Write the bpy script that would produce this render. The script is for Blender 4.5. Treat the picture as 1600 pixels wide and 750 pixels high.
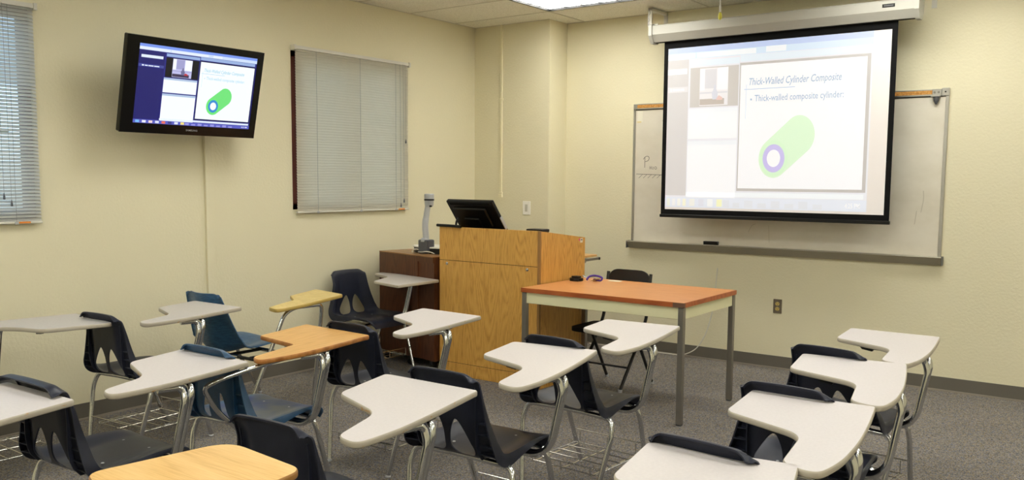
import bpy, bmesh, math, random
from mathutils import Vector, Matrix
random.seed(7)
S = bpy.context.scene
COL = S.collection
for o in list(bpy.data.objects):
    bpy.data.objects.remove(o)

# ------------------------------------------------------------------ camera
cam = bpy.data.objects.new('camera', bpy.data.cameras.new('camera'))
COL.objects.link(cam)
YAW, PIT, ROL = 0.6338, 0.0956, 0.0070
cyw, syw = math.cos(YAW), math.sin(YAW)
fwd = Vector((-syw*math.cos(PIT), cyw*math.cos(PIT), -math.sin(PIT)))
r0 = Vector((cyw, syw, 0)); u0 = r0.cross(fwd)
ri = math.cos(ROL)*r0 + math.sin(ROL)*u0
up = -math.sin(ROL)*r0 + math.cos(ROL)*u0
M = Matrix((ri, up, -fwd)).transposed().to_4x4()
M.translation = Vector((5.4319, -7.0504, 1.5436))
cam.matrix_world = M
cam.data.sensor_width = 36.0
cam.data.lens = 1368.93/1600*36
cam.data.shift_y = 36.34/1600
cam.data.clip_start = 0.05
S.camera = cam

# ------------------------------------------------------------------ world, exposure
S.view_settings.view_transform = 'Standard'
S.view_settings.look = 'None'
S.view_settings.gamma = 1
S.view_settings.exposure = 0.0
S.view_settings.use_curve_mapping = False
LENS_E = 17.8          # radiance of the fluorescent lenses
W = bpy.data.worlds.new('sky'); S.world = W; W.use_nodes = True
bg = W.node_tree.nodes['Background']
sky = W.node_tree.nodes.new('ShaderNodeTexSky')
sky.sky_type = 'HOSEK_WILKIE'; sky.turbidity = 5; sky.sun_direction = (0.5, 0.4, 0.75)
W.node_tree.links.new(sky.outputs[0], bg.inputs[0])
bg.inputs[1].default_value = 13.0

# ------------------------------------------------------------------ materials
def srgb(c):
    return tuple((x/255/12.92 if x/255 <= 0.04045 else ((x/255+0.055)/1.055)**2.4) for x in c)
def mat(name, col, rough=0.5, metal=0.0, emit=None, es=0.0, spec=0.5, coat=0.0):
    m = bpy.data.materials.new(name); m.use_nodes = True
    b = m.node_tree.nodes['Principled BSDF']
    b.inputs['Base Color'].default_value = (*srgb(col), 1)
    b.inputs['Roughness'].default_value = rough
    b.inputs['Metallic'].default_value = metal
    b.inputs['Specular IOR Level'].default_value = spec
    b.inputs['Coat Weight'].default_value = coat
    if emit:
        b.inputs['Emission Color'].default_value = (*srgb(emit), 1)
        b.inputs['Emission Strength'].default_value = es
    return m
def nodes(m):
    nt = m.node_tree
    return nt, nt.nodes['Principled BSDF'], nt.nodes.new, nt.links.new
def noise_bump(m, scale, dist, strength=0.5, detail=3, stretch=(1, 1, 1)):
    nt, b, N, L = nodes(m)
    tc = N('ShaderNodeTexCoord'); mp = N('ShaderNodeMapping'); nz = N('ShaderNodeTexNoise'); bp = N('ShaderNodeBump')
    mp.inputs['Scale'].default_value = stretch
    nz.inputs['Scale'].default_value = scale; nz.inputs['Detail'].default_value = detail
    bp.inputs['Strength'].default_value = strength; bp.inputs['Distance'].default_value = dist
    L(tc.outputs['Object'], mp.inputs[0]); L(mp.outputs[0], nz.inputs['Vector'])
    L(nz.outputs['Fac'], bp.inputs['Height']); L(bp.outputs[0], b.inputs['Normal'])
    return m
def mottle(m, c1, c2, scale, lo=0.35, hi=0.65, stretch=(1, 1, 1), detail=4, rough_n=0.6):
    nt, b, N, L = nodes(m)
    tc = N('ShaderNodeTexCoord'); mp = N('ShaderNodeMapping'); nz = N('ShaderNodeTexNoise'); cr = N('ShaderNodeValToRGB')
    mp.inputs['Scale'].default_value = stretch
    nz.inputs['Scale'].default_value = scale; nz.inputs['Detail'].default_value = detail
    nz.inputs['Roughness'].default_value = rough_n
    cr.color_ramp.elements[0].position = lo; cr.color_ramp.elements[0].color = (*srgb(c1), 1)
    cr.color_ramp.elements[1].position = hi; cr.color_ramp.elements[1].color = (*srgb(c2), 1)
    L(tc.outputs['Object'], mp.inputs[0]); L(mp.outputs[0], nz.inputs['Vector'])
    L(nz.outputs['Fac'], cr.inputs[0]); L(cr.outputs[0], b.inputs['Base Color'])
    return m
def wood(name, c_dark, c_mid, c_light, axis='Z', rough=0.4, ring=14, dist=5.0, grain=(60, 60, 2.2), fig=3.2, amt=0.75, lo=0.38, hi=0.95, squash=0.22):
    """grain runs along axis; arches from a distorted band texture plus fine pores"""
    m = mat(name, c_mid, rough)
    nt, b, N, L = nodes(m)
    tc = N('ShaderNodeTexCoord'); mp = N('ShaderNodeMapping'); mp2 = N('ShaderNodeMapping')
    rot = {'Z': (0, 0, 0), 'X': (0, math.pi/2, 0), 'Y': (math.pi/2, 0, 0)}[axis]
    mp.inputs['Rotation'].default_value = rot
    L(tc.outputs['Object'], mp.inputs[0])
    mps = N('ShaderNodeMapping'); mps.inputs['Scale'].default_value = (1, 1, squash)
    L(mp.outputs[0], mps.inputs[0])
    nz = N('ShaderNodeTexNoise'); nz.inputs['Scale'].default_value = fig; nz.inputs['Detail'].default_value = 1.2
    L(mps.outputs[0], nz.inputs['Vector'])
    mul = N('ShaderNodeMath'); mul.operation = 'MULTIPLY'; mul.inputs[1].default_value = ring
    L(nz.outputs['Fac'], mul.inputs[0])
    fr = N('ShaderNodeMath'); fr.operation = 'PINGPONG'; fr.inputs[1].default_value = 0.5
    L(mul.outputs[0], fr.inputs[0])
    mp2.inputs['Scale'].default_value = grain
    L(mp.outputs[0], mp2.inputs[0])
    n2 = N('ShaderNodeTexNoise'); n2.inputs['Scale'].default_value = 4; n2.inputs['Detail'].default_value = 4
    L(mp2.outputs[0], n2.inputs['Vector'])
    add = N('ShaderNodeMath'); add.operation = 'MULTIPLY_ADD'; add.inputs[1].default_value = amt
    L(fr.outputs[0], add.inputs[0]); L(n2.outputs['Fac'], add.inputs[2])
    cr = N('ShaderNodeValToRGB'); e = cr.color_ramp.elements
    e[0].position = lo; e[0].color = (*srgb(c_dark), 1); e[1].position = hi; e[1].color = (*srgb(c_light), 1)
    k = e.new(0.58); k.color = (*srgb(c_mid), 1)
    L(add.outputs[0], cr.inputs[0]); L(cr.outputs[0], b.inputs['Base Color'])
    return m

M_wall = noise_bump(mat('painted_wall', (231, 224, 194), 0.75, spec=0.25), 55, 0.006, 0.35, 3)
M_ceil = noise_bump(mottle(mat('ceiling_tile', (225, 220, 200), 0.9), (214, 210, 196), (243, 240, 227), 130, 0.36, 0.5), 90, 0.004, 0.6)
M_grid = mat('ceiling_grid_metal', (205, 200, 184), 0.5)
M_carpet = mat('carpet', (110, 106, 100), 0.95, spec=0.1)
def carpet_nodes(m):
    nt, b, N, L = nodes(m)
    tc = N('ShaderNodeTexCoord')
    v = N('ShaderNodeTexVoronoi'); v.inputs['Scale'].default_value = 190
    L(tc.outputs['Object'], v.inputs['Vector'])
    sep = N('ShaderNodeSeparateColor'); L(v.outputs['Color'], sep.inputs[0])
    cr = N('ShaderNodeValToRGB'); cr.color_ramp.interpolation = 'CONSTANT'; e = cr.color_ramp.elements
    cols = [(0, (88, 86, 86)), (0.2, (136, 131, 124)), (0.42, (142, 126, 98)), (0.54, (106, 110, 128)), (0.68, (152, 147, 139)), (0.85, (118, 112, 103))]
    e[0].position = 0; e[0].color = (*srgb(cols[0][1]), 1); e[1].position = cols[1][0]; e[1].color = (*srgb(cols[1][1]), 1)
    for p, c in cols[2:]:
        k = e.new(p); k.color = (*srgb(c), 1)
    L(sep.outputs[0], cr.inputs[0])
    nz = N('ShaderNodeTexNoise'); nz.inputs['Scale'].default_value = 1.3; nz.inputs['Detail'].default_value = 3
    L(tc.outputs['Object'], nz.inputs['Vector'])
    mr = N('ShaderNodeMapRange'); mr.inputs[3].default_value = 0.86; mr.inputs[4].default_value = 1.1
    L(nz.outputs['Fac'], mr.inputs[0])
    mx = N('ShaderNodeMix'); mx.data_type = 'RGBA'; mx.blend_type = 'MULTIPLY'; mx.inputs[0].default_value = 1
    L(cr.outputs[0], mx.inputs[6]); L(mr.outputs[0], mx.inputs[7]); L(mx.outputs[2], b.inputs['Base Color'])
    n2 = N('ShaderNodeTexNoise'); n2.inputs['Scale'].default_value = 300; L(tc.outputs['Object'], n2.inputs['Vector'])
    bp = N('ShaderNodeBump'); bp.inputs['Distance'].default_value = 0.004; bp.inputs['Strength'].default_value = 0.6
    L(n2.outputs['Fac'], bp.inputs['Height']); L(bp.outputs[0], b.inputs['Normal'])
carpet_nodes(M_carpet)
M_base = mat('rubber_baseboard', (104, 99, 90), 0.6)
M_toe_lit = mat('baseboard_toe_lit', (150, 142, 130), 0.5)  # paler colour stands for light caught along the toe edge
M_white = mat('white_metal', (216, 213, 202), 0.45)
M_case = mat('screen_case_white', (176, 174, 164), 0.5)
M_blind = mat('blind_slat', (230, 225, 208), 0.45)
M_blind_open = mat('daylit_blind_slat', (226, 228, 226), 0.45)
def trans(m, w):
    nt, b, N, L = nodes(m)
    out = nt.nodes['Material Output']; t = N('ShaderNodeBsdfTranslucent'); mx = N('ShaderNodeMixShader')
    t.inputs[0].default_value = (0.85, 0.84, 0.78, 1); mx.inputs[0].default_value = w
    L(b.outputs[0], mx.inputs[1]); L(t.outputs[0], mx.inputs[2]); L(mx.outputs[0], out.inputs[0])
trans(M_blind_open, 0.5)
M_cord = mat('blind_cord', (170, 170, 164), 0.7)
M_frame_red = mat('window_frame_red', (98, 42, 30), 0.5)
M_glass = mat('glass', (235, 245, 245), 0.02)
M_glass.node_tree.nodes['Principled BSDF'].inputs['Transmission Weight'].default_value = 1
M_glass.node_tree.nodes['Principled BSDF'].inputs['IOR'].default_value = 1.05
M_orange = mat('orange_sticker', (232, 138, 34), 0.6)
M_black = mat('black_plastic', (13, 13, 14), 0.35, spec=0.35)
M_gloss = mat('gloss_black', (6, 6, 7), 0.18, spec=0.3)
M_matblack = mat('matt_black_fabric', (14, 14, 15), 0.85, spec=0.2)
M_blackmetal = mat('black_painted_metal', (20, 20, 21), 0.4)
M_chrome = mat('chrome', (206, 208, 212), 0.13, 1.0)
M_wire = mat('chrome_wire', (205, 204, 200), 0.26, 1.0)
M_alum = noise_bump(mat('aluminium', (188, 186, 180), 0.38, 0.9), 40, 0.001, 0.2)
M_alum_d = mat('aluminium_tray', (168, 162, 146), 0.45, 0.6)
M_steel = mat('brushed_steel_leg', (146, 142, 136), 0.38, 0.85)
M_cream = mat('cream_enamel', (222, 218, 178), 0.45)
M_board = mottle(mat('whiteboard', (226, 220, 204), 0.22, spec=0.5), (218, 211, 194), (232, 226, 212), 2.2, 0.3, 0.7, (1, 1, 1.6))
M_cork = mottle(mat('cork_strip', (205, 146, 70), 0.8), (184, 122, 50), (222, 168, 92), 90)
M_plast = noise_bump(mottle(mat('charcoal_plastic', (38, 41, 54), 0.36), (34, 37, 49), (43, 46, 60), 9, 0.3, 0.7), 260, 0.0005, 0.25)
M_plast.node_tree.nodes['Principled BSDF'].inputs['Specular IOR Level'].default_value = 0.27
M_blue = noise_bump(mottle(mat('blue_plastic', (36, 74, 108), 0.36), (30, 64, 94), (42, 82, 118), 7), 260, 0.0006, 0.35)
M_fibre = noise_bump(mottle(mat('blue_fibreglass', (44, 88, 128), 0.4), (36, 76, 114), (54, 100, 140), 24, stretch=(1, 1, 5)), 60, 0.0008, 0.3)
M_blueworn = mottle(mat('worn_blue_seat', (60, 80, 104), 0.42), (34, 62, 118), (92, 98, 104), 5.5, 0.36, 0.6, detail=2)
M_lam = noise_bump(mottle(mat('grey_laminate', (214, 205, 198), 0.42), (205, 199, 198), (211, 205, 204), 90), 300, 0.0003, 0.2)
M_lam_day = noise_bump(mottle(mat('daylit_grey_laminate', (196, 190, 186), 0.45), (192, 187, 184), (199, 194, 190), 90), 300, 0.0003, 0.2)  # same laminate, with the greyer look of window daylight put into its colour
def edge_mat(name, base, worn, amt):
    return mottle(mat(name, base, 0.5), base, worn, 16, amt, amt+0.05, (1, 1, 2.5), 5)
M_edge = edge_mat('laminate_edge', (186, 178, 162), (176, 136, 86), 0.72)
M_edge_w = edge_mat('worn_laminate_edge', (180, 172, 156), (182, 144, 92), 0.63)
M_oaktop = wood('oak_laminate', (192, 140, 72), (214, 166, 98), (226, 180, 114), 'Y', 0.38, 16, grain=(60, 60, 2), fig=7, amt=0.4, lo=0.3, hi=0.85, squash=0.12)
M_oakedge = mottle(mat('oak_edge', (168, 108, 48), 0.4), (150, 92, 38), (190, 130, 66), 18)
M_yel = wood('maple_laminate', (214, 170, 100), (228, 186, 118), (236, 198, 134), 'X', 0.35, 8, grain=(40, 40, 2))
M_yeledge = mat('maple_edge', (158, 112, 56), 0.5)
M_yel2 = mottle(mat('yellow_laminate', (214, 188, 116), 0.4), (205, 178, 106), (222, 198, 128), 30)
M_yel2edge = mat('yellow_edge', (186, 158, 84), 0.5)
M_podium = wood('golden_oak', (160, 110, 44), (208, 158, 76), (220, 172, 92), 'Z', 0.42, 24, grain=(90, 90, 3.5), fig=6.5, amt=0.5, lo=0.32, hi=0.9, squash=0.12)
M_podium_edge = mat('oak_edge_band', (150, 112, 62), 0.5)
M_walnut = wood('dark_walnut', (48, 24, 14), (84, 46, 26), (104, 62, 36), 'Z', 0.35, 18, fig=5, amt=0.5, lo=0.3, hi=0.9, squash=0.14)
M_walnut_top = wood('walnut_top', (120, 84, 48), (150, 108, 66), (170, 126, 80), 'X', 0.35, 11)
M_tabletop = wood('cherry_laminate', (194, 122, 66), (214, 146, 86), (224, 160, 100), 'X', 0.32, 12, grain=(50, 50, 1.4), fig=5, amt=0.4, lo=0.3, hi=0.85, squash=0.1)
M_tableedge = wood('cherry_edge', (132, 62, 24), (164, 84, 38), (178, 98, 48), 'X', 0.4, 12)
M_greymetal = mat('grey_plastic', (92, 94, 100), 0.4, 0.3)
M_silver = mat('silver_plastic', (190, 192, 196), 0.32, 0.3)
M_doc_white = mat('document_stage_white', (232, 230, 222), 0.3)
M_brass = mat('brass_key', (176, 150, 70), 0.3, 0.8)
M_purple = mat('purple_lanyard', (84, 52, 150), 0.7)
M_yellowfob = mat('yellow_fob', (206, 200, 70), 0.4)
M_pink = mat('pink_sticker', (232, 60, 150), 0.6)
M_ivory = mat('ivory_plastic', (214, 190, 110), 0.4)
M_plate = mat('steel_wall_plate', (128, 118, 104), 0.4, 0.6)
M_dark = mat('dark_hole', (14, 12, 10), 0.8)
M_ink = mat('marker_ink', (40, 40, 44), 0.7)
M_inkfaint = mat('faint_marker_smear', (186, 178, 160), 0.7)
M_paper = mat('paper', (230, 226, 208), 0.8)
M_tape = mat('masking_tape', (222, 206, 156), 0.8)
M_conduit = mat('painted_conduit', (238, 230, 196), 0.5)
M_leaf = mottle(mat('leaves', (70, 104, 44), 0.6), (44, 74, 30), (112, 146, 66), 12)
M_bark = mat('bark', (84, 66, 50), 0.9)
M_ground = mottle(mat('outside_ground', (150, 146, 136), 0.9), (120, 118, 108), (160, 156, 146), 4)
M_screenblank = mat('screen_fabric', (205, 200, 196), 0.85)

# ------------------------------------------------------------------ mesh helpers
def obj(name, bm, m, parent=None, smooth=False, mods=None):
    me = bpy.data.meshes.new(name)
    bmesh.ops.recalc_face_normals(bm, faces=bm.faces)
    bm.to_mesh(me); bm.free()
    o = bpy.data.objects.new(name, me); COL.objects.link(o)
    for x in (m if isinstance(m, (list, tuple)) else [m]):
        me.materials.append(x)
    if smooth:
        for p in me.polygons: p.use_smooth = True
        if smooth != 'all':
            me.set_sharp_from_angle(angle=math.radians(38))
    if parent: o.parent = parent
    return o
def empty(name, loc=(0, 0, 0), rz=0):
    o = bpy.data.objects.new(name, None); COL.objects.link(o)
    o.location = loc; o.rotation_euler = (0, 0, rz); o.empty_display_size = 0.1
    return o
def tag(o, label, cat, group=None, kind=None):
    o['label'] = label; o['category'] = cat
    if group: o['group'] = group
    if kind: o['kind'] = kind
    return o
def struct(o):
    o['kind'] = 'structure'; return o
def box(bm, x0, x1, y0, y1, z0, z1, bev=0.0, mi=0, seg=1):
    r = bmesh.ops.create_cube(bm, size=1)
    bmesh.ops.scale(bm, vec=(abs(x1-x0), abs(y1-y0), abs(z1-z0)), verts=r['verts'])
    bmesh.ops.translate(bm, vec=((x0+x1)/2, (y0+y1)/2, (z0+z1)/2), verts=r['verts'])
    fs = set(f for v in r['verts'] for f in v.link_faces)
    for f in fs: f.material_index = mi
    if bev > 0:
        es = set(e for v in r['verts'] for e in v.link_edges)
        rr = bmesh.ops.bevel(bm, geom=list(es), offset=bev, segments=seg, affect='EDGES', profile=0.6)
        for f in rr['faces']: f.material_index = mi
    return bm
def nbox(*a, **k):
    return box(bmesh.new(), *a, **k)
def smooth_path(pts, rad, n=6):
    """round the corners of a polyline"""
    P = [Vector(p) for p in pts]; out = [P[0]]
    for i in range(1, len(P)-1):
        a, b, c = P[i-1], P[i], P[i+1]
        r = rad[i] if isinstance(rad, (list, tuple)) else rad
        d1, d2 = (a-b), (c-b)
        t = min(r, d1.length*0.48, d2.length*0.48)
        p1 = b+d1.normalized()*t; p2 = b+d2.normalized()*t
        for k in range(n+1):
            s = k/n
            out.append((1-s)**2*p1 + 2*s*(1-s)*b + s*s*p2)
    out.append(P[-1]); return out
def tube(bm, pts, r, seg=10, cap=True, closed=False):
    P = [Vector(p) for p in pts]
    n = len(P); rings = []
    T = []
    for i in range(n):
        if closed: t = (P[(i+1) % n]-P[i-1])
        else: t = P[min(i+1, n-1)]-P[max(i-1, 0)]
        T.append(t.normalized() if t.length > 1e-9 else Vector((0, 0, 1)))
    ref = Vector((0, 0, 1)) if abs(T[0].z) < 0.9 else Vector((1, 0, 0))
    nrm = (ref - T[0]*ref.dot(T[0])).normalized()
    for i in range(n):
        nrm = (nrm - T[i]*nrm.dot(T[i])).normalized()
        bn = T[i].cross(nrm)
        rr = r[i] if isinstance(r, (list, tuple)) else r
        rings.append([bm.verts.new(P[i] + (nrm*math.cos(a)+bn*math.sin(a))*rr) for a in [2*math.pi*k/seg for k in range(seg)]])
    m = n if closed else n-1
    for i in range(m):
        A, B = rings[i], rings[(i+1) % n]
        for k in range(seg):
            bm.faces.new((A[k], A[(k+1) % seg], B[(k+1) % seg], B[k]))
    if cap and not closed:
        bm.faces.new(rings[0][::-1]); bm.faces.new(rings[-1])
    return bm
def lathe(bm, prof, center=(0, 0, 0), seg=20, axis='Z'):
    c = Vector(center); rings = []
    for r, h in prof:
        ring = []
        for k in range(seg):
            a = 2*math.pi*k/seg
            x, y = r*math.cos(a), r*math.sin(a)
            v = {'Z': (x, y, h), 'Y': (x, h, y), 'X': (h, x, y)}[axis]
            ring.append(bm.verts.new(c+Vector(v)))
        rings.append(ring)
    for A, B in zip(rings, rings[1:]):
        for k in range(seg):
            bm.faces.new((A[k], A[(k+1) % seg], B[(k+1) % seg], B[k]))
    bm.faces.new(rings[0][::-1]); bm.faces.new(rings[-1])
    return bm
def round_poly(pts, rads, n=6):
    out = []; P = [Vector((*p, 0)) for p in pts]; N_ = len(P)
    for i in range(N_):
        a, b, c = P[i-1], P[i], P[(i+1) % N_]
        d1, d2 = a-b, c-b
        r = rads[i] if isinstance(rads, (list, tuple)) else rads
        t = min(r, d1.length*0.49, d2.length*0.49)
        if t < 1e-4: out.append((b.x, b.y)); continue
        p1 = b+d1.normalized()*t; p2 = b+d2.normalized()*t
        for k in range(n+1):
            s = k/n; q = (1-s)**2*p1 + 2*s*(1-s)*b + s*s*p2
            out.append((q.x, q.y))
    return out
def prism(bm, poly, z0, z1, mi=0):
    a = [bm.verts.new((x, y, z0)) for x, y in poly]; b = [bm.verts.new((x, y, z1)) for x, y in poly]
    n = len(poly); fs = []
    for i in range(n): fs.append(bm.faces.new((a[i], a[(i+1) % n], b[(i+1) % n], b[i])))
    fs.append(bm.faces.new(a[::-1])); fs.append(bm.faces.new(b))
    for f in fs: f.material_index = mi
    return bm
def xform(bm, mtx):
    bmesh.ops.transform(bm, matrix=mtx, verts=bm.verts); return bm
def copy_tree(o, parent=None):
    c = o.copy(); COL.objects.link(c)
    if parent: c.parent = parent
    for ch in list(o.children): copy_tree(ch, c)
    return c
def text_bm(s, size=1.0, shear=0.0, align='LEFT'):
    cu = bpy.data.curves.new('lettering', 'FONT'); cu.body = s; cu.size = size; cu.shear = shear
    cu.align_x = align; cu.offset = 0.008; cu.resolution_u = 2
    t = bpy.data.objects.new('lettering', cu); COL.objects.link(t)
    bpy.context.view_layer.update()
    me = bpy.data.meshes.new_from_object(t)
    bm = bmesh.new(); bm.from_mesh(me)
    bpy.data.objects.remove(t); bpy.data.curves.remove(cu); bpy.data.meshes.remove(me)
    return bm

# ------------------------------------------------------------------ room
H = 2.995; DC = 0.2923; CX = 0.877; RX = 8.2; RY = -8.9; BH = 0.105
def wall_with_holes(name, holes):
    """left wall in the plane x=0, thickness 0.16 outward"""
    bm = bmesh.new()
    ys = sorted({RY, -DC} | {h[0] for h in holes} | {h[1] for h in holes})
    for a, b in zip(ys, ys[1:]):
        hh = [h for h in holes if h[0] <= a and h[1] >= b]
        if hh:
            box(bm, -0.16, 0, a, b, 0, hh[0][2]); box(bm, -0.16, 0, a, b, hh[0][3], H+0.2)
        else:
            box(bm, -0.16, 0, a, b, 0, H+0.2)
    return struct(obj(name, bm, M_wall))
HOLES = [(-6.6, -4.488, 1.29, 2.52), (-2.550, -1.285, 1.295, 2.52)]
wall_with_holes('wall_left', HOLES)
struct(obj('wall_back', nbox(CX, RX+0.16, 0, 0.16, 0, H+0.2), M_wall))
struct(obj('wall_back_pilaster', nbox(-0.16, CX, -DC, 0.16, 0, H+0.2), M_wall))
struct(obj('wall_right', nbox(RX, RX+0.16, RY, 0, 0, H+0.2), M_wall))
struct(obj('wall_rear', nbox(-0.16, RX+0.16, RY-0.16, RY, 0, H+0.2), M_wall))
struct(obj('floor', nbox(-0.16, RX+0.16, RY-0.16, 0.16, -0.1, 0), M_carpet))

# ceiling with openings for the light fixtures
TX = [1.09+2.44*i for i in range(3)]       # left edge of each fixture
TY = [-0.625-2.46*i for i in range(4)]      # far edge of each fixture
TW, TD = 1.19, 0.58
bm = bmesh.new()
ysplit = [0.16]
for y in TY: ysplit += [y, y-TD]
ysplit.append(RY-0.16)
for i, (a, b) in enumerate(zip(ysplit, ysplit[1:])):
    if i % 2 == 0: box(bm, -0.16, RX+0.16, b, a, H, H+0.1)
    else:
        xs = [-0.16]
        for x in TX: xs += [x, x+TW]
        xs.append(RX+0.16)
        for j, (c, d) in enumerate(zip(xs, xs[1:])):
            if j % 2 == 0: box(bm, c, d, b, a, H, H+0.1)
struct(obj('ceiling', bm, M_ceil))
bm = bmesh.new()
gy = -0.61
GRY = [-0.605-0.615*i for i in range(14)]
GRX = [1.075-1.22 + 1.22*i for i in range(7)]
def seg_out(a, b, cuts):
    segs = [(a, b)]
    for c, d in cuts:
        ns = []
        for p, q in segs:
            if d <= p or c >= q: ns.append((p, q)); continue
            if c > p: ns.append((p, c))
            if d < q: ns.append((d, q))
        segs = ns
    return segs
for y in GRY:
    cuts = [(x, x+TW) for x in TX if any(ty-TD+0.005 < y < ty-0.005 for ty in TY)]
    for p, q in seg_out(0, RX, cuts): box(bm, p, q, y-0.007, y+0.007, H-0.0025, H+0.001)
for x in GRX:
    if x < 0.02 or x > RX: continue
    cuts = [(y-TD, y) for y in TY if any(tx < x < tx+TW for tx in TX)]
    for p, q in seg_out(RY, 0, cuts): box(bm, x-0.007, x+0.007, p, q, H-0.0025, H+0.001)
# wall angle
box(bm, 0, 0.015, RY, -DC, H-0.003, H); box(bm, CX, RX, -0.015, 0, H-0.003, H); box(bm, 0, CX, -DC-0.015, -DC, H-0.003, H)
struct(obj('trim_ceiling_grid', bm, M_grid))

# baseboards: flat rubber strip plus a toe painted paler, as if catching light
def baseboard(name, a, b, n):
    a, b, n = Vector(a), Vector(b), Vector(n)
    bm = bmesh.new()
    for (h0, h1, t, mi) in ((0.012, BH, 0.006, 0), (0, 0.012, 0.014, 1)):
        q = [a, b, b+n*t, a+n*t]
        lo = [bm.verts.new(v+Vector((0, 0, h0))) for v in q]; hi = [bm.verts.new(v+Vector((0, 0, h1))) for v in q]
        for i in range(4):
            f = bm.faces.new((lo[i], lo[(i+1) % 4], hi[(i+1) % 4], hi[i])); f.material_index = mi
        f = bm.faces.new(hi); f.material_index = mi; f = bm.faces.new(lo[::-1]); f.material_index = mi
    return struct(obj(name, bm, [M_base, M_toe_lit]))
baseboard('baseboard_left', (0, RY, 0), (0, -DC, 0), (1, 0, 0))
baseboard('baseboard_back', (CX, 0, 0), (RX, 0, 0), (0, -1, 0))
baseboard('baseboard_pilaster', (0, -DC, 0), (CX, -DC, 0), (0, -1, 0))
baseboard('baseboard_pilaster_side', (CX, -DC, 0), (CX, 0, 0), (1, 0, 0))
baseboard('baseboard_right', (RX, RY, 0), (RX, 0, 0), (-1, 0, 0))
baseboard('baseboard_rear', (0, RY, 0), (RX, RY, 0), (0, 1, 0))

# windows: red frame set in the reveal, panes
for n, (a, b, c, d) in enumerate(HOLES, 1):
    bm = bmesh.new()
    for (y0, y1, z0, z1) in ((a, a+0.09, c, d), (b-(0.03 if n == 1 else 0.06), b, c, d), (a, b, c, c+0.045), (a, b, d-0.045, d), ((a+b)/2-0.02, (a+b)/2+0.02, c, d)):
        box(bm, -0.12, -0.02, y0, y1, z0, z1)
    w = struct(obj('window_%d' % n, bm, M_frame_red))
    obj('window_pane', nbox(-0.075, -0.070, a+0.04, b-0.04, c+0.04, d-0.04), M_glass, w)

# ------------------------------------------------------------------ ceiling lights
M_lens = bpy.data.materials.new('prismatic_lens'); M_lens.use_nodes = True
nt = M_lens.node_tree; b = nt.nodes['Principled BSDF']
tc = nt.nodes.new('ShaderNodeTexCoord'); wv = nt.nodes.new('ShaderNodeTexBrick')
wv.inputs['Scale'].default_value = 1.0; wv.offset = 0; wv.inputs['Brick Width'].default_value = 0.17; wv.inputs['Row Height'].default_value = 0.145
wv.inputs['Mortar Size'].default_value = 0.022; wv.inputs['Mortar Smooth'].default_value = 0.7
wv.inputs['Color1'].default_value = (1, 0.99, 0.93, 1); wv.inputs['Color2'].default_value = (0.93, 0.92, 0.85, 1); wv.inputs['Mortar'].default_value = (0.034, 0.034, 0.030, 1)
nt.links.new(tc.outputs['Object'], wv.inputs[0]); nt.links.new(wv.outputs[0], b.inputs['Emission Color'])
b.inputs['Emission Strength'].default_value = LENS_E; b.inputs['Base Color'].default_value = (0.8, 0.8, 0.75, 1)
def make_light():
    t = empty('ceiling_light')
    bm = bmesh.new()
    for (x0, x1, y0, y1) in ((0, TW, -0.016, 0), (0, TW, -TD, -TD+0.016), (0, 0.016, -TD, 0), (TW-0.016, TW, -TD, 0)):
        box(bm, x0, x1, y0, y1, H-0.006, H+0.03)
    obj('frame', bm, M_black, t)
    obj('lens', nbox(0.016, TW-0.016, -TD+0.016, -0.016, H+0.012, H+0.02), M_lens, t)
    obj('housing', nbox(0.0, TW, -TD, 0, H+0.03, H+0.09), M_white, t)
    return t
cl0 = make_light(); first = True
for i, x in enumerate(TX):
    for j, y in enumerate(TY):
        c = cl0 if first else copy_tree(cl0)
        first = False
        c.location = (x, y, 0)
        if (i, j) == (0, 0): tag(c, 'bright fluorescent ceiling light panel with black rim at top of picture', 'ceiling light', 'recessed ceiling lights')
        else: tag(c, 'fluorescent ceiling light panel out of the picture, %s row, %s column' % (('front', 'second', 'third', 'rear')[j], ('left', 'middle', 'right')[i]), 'ceiling light', 'recessed ceiling lights')

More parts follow.
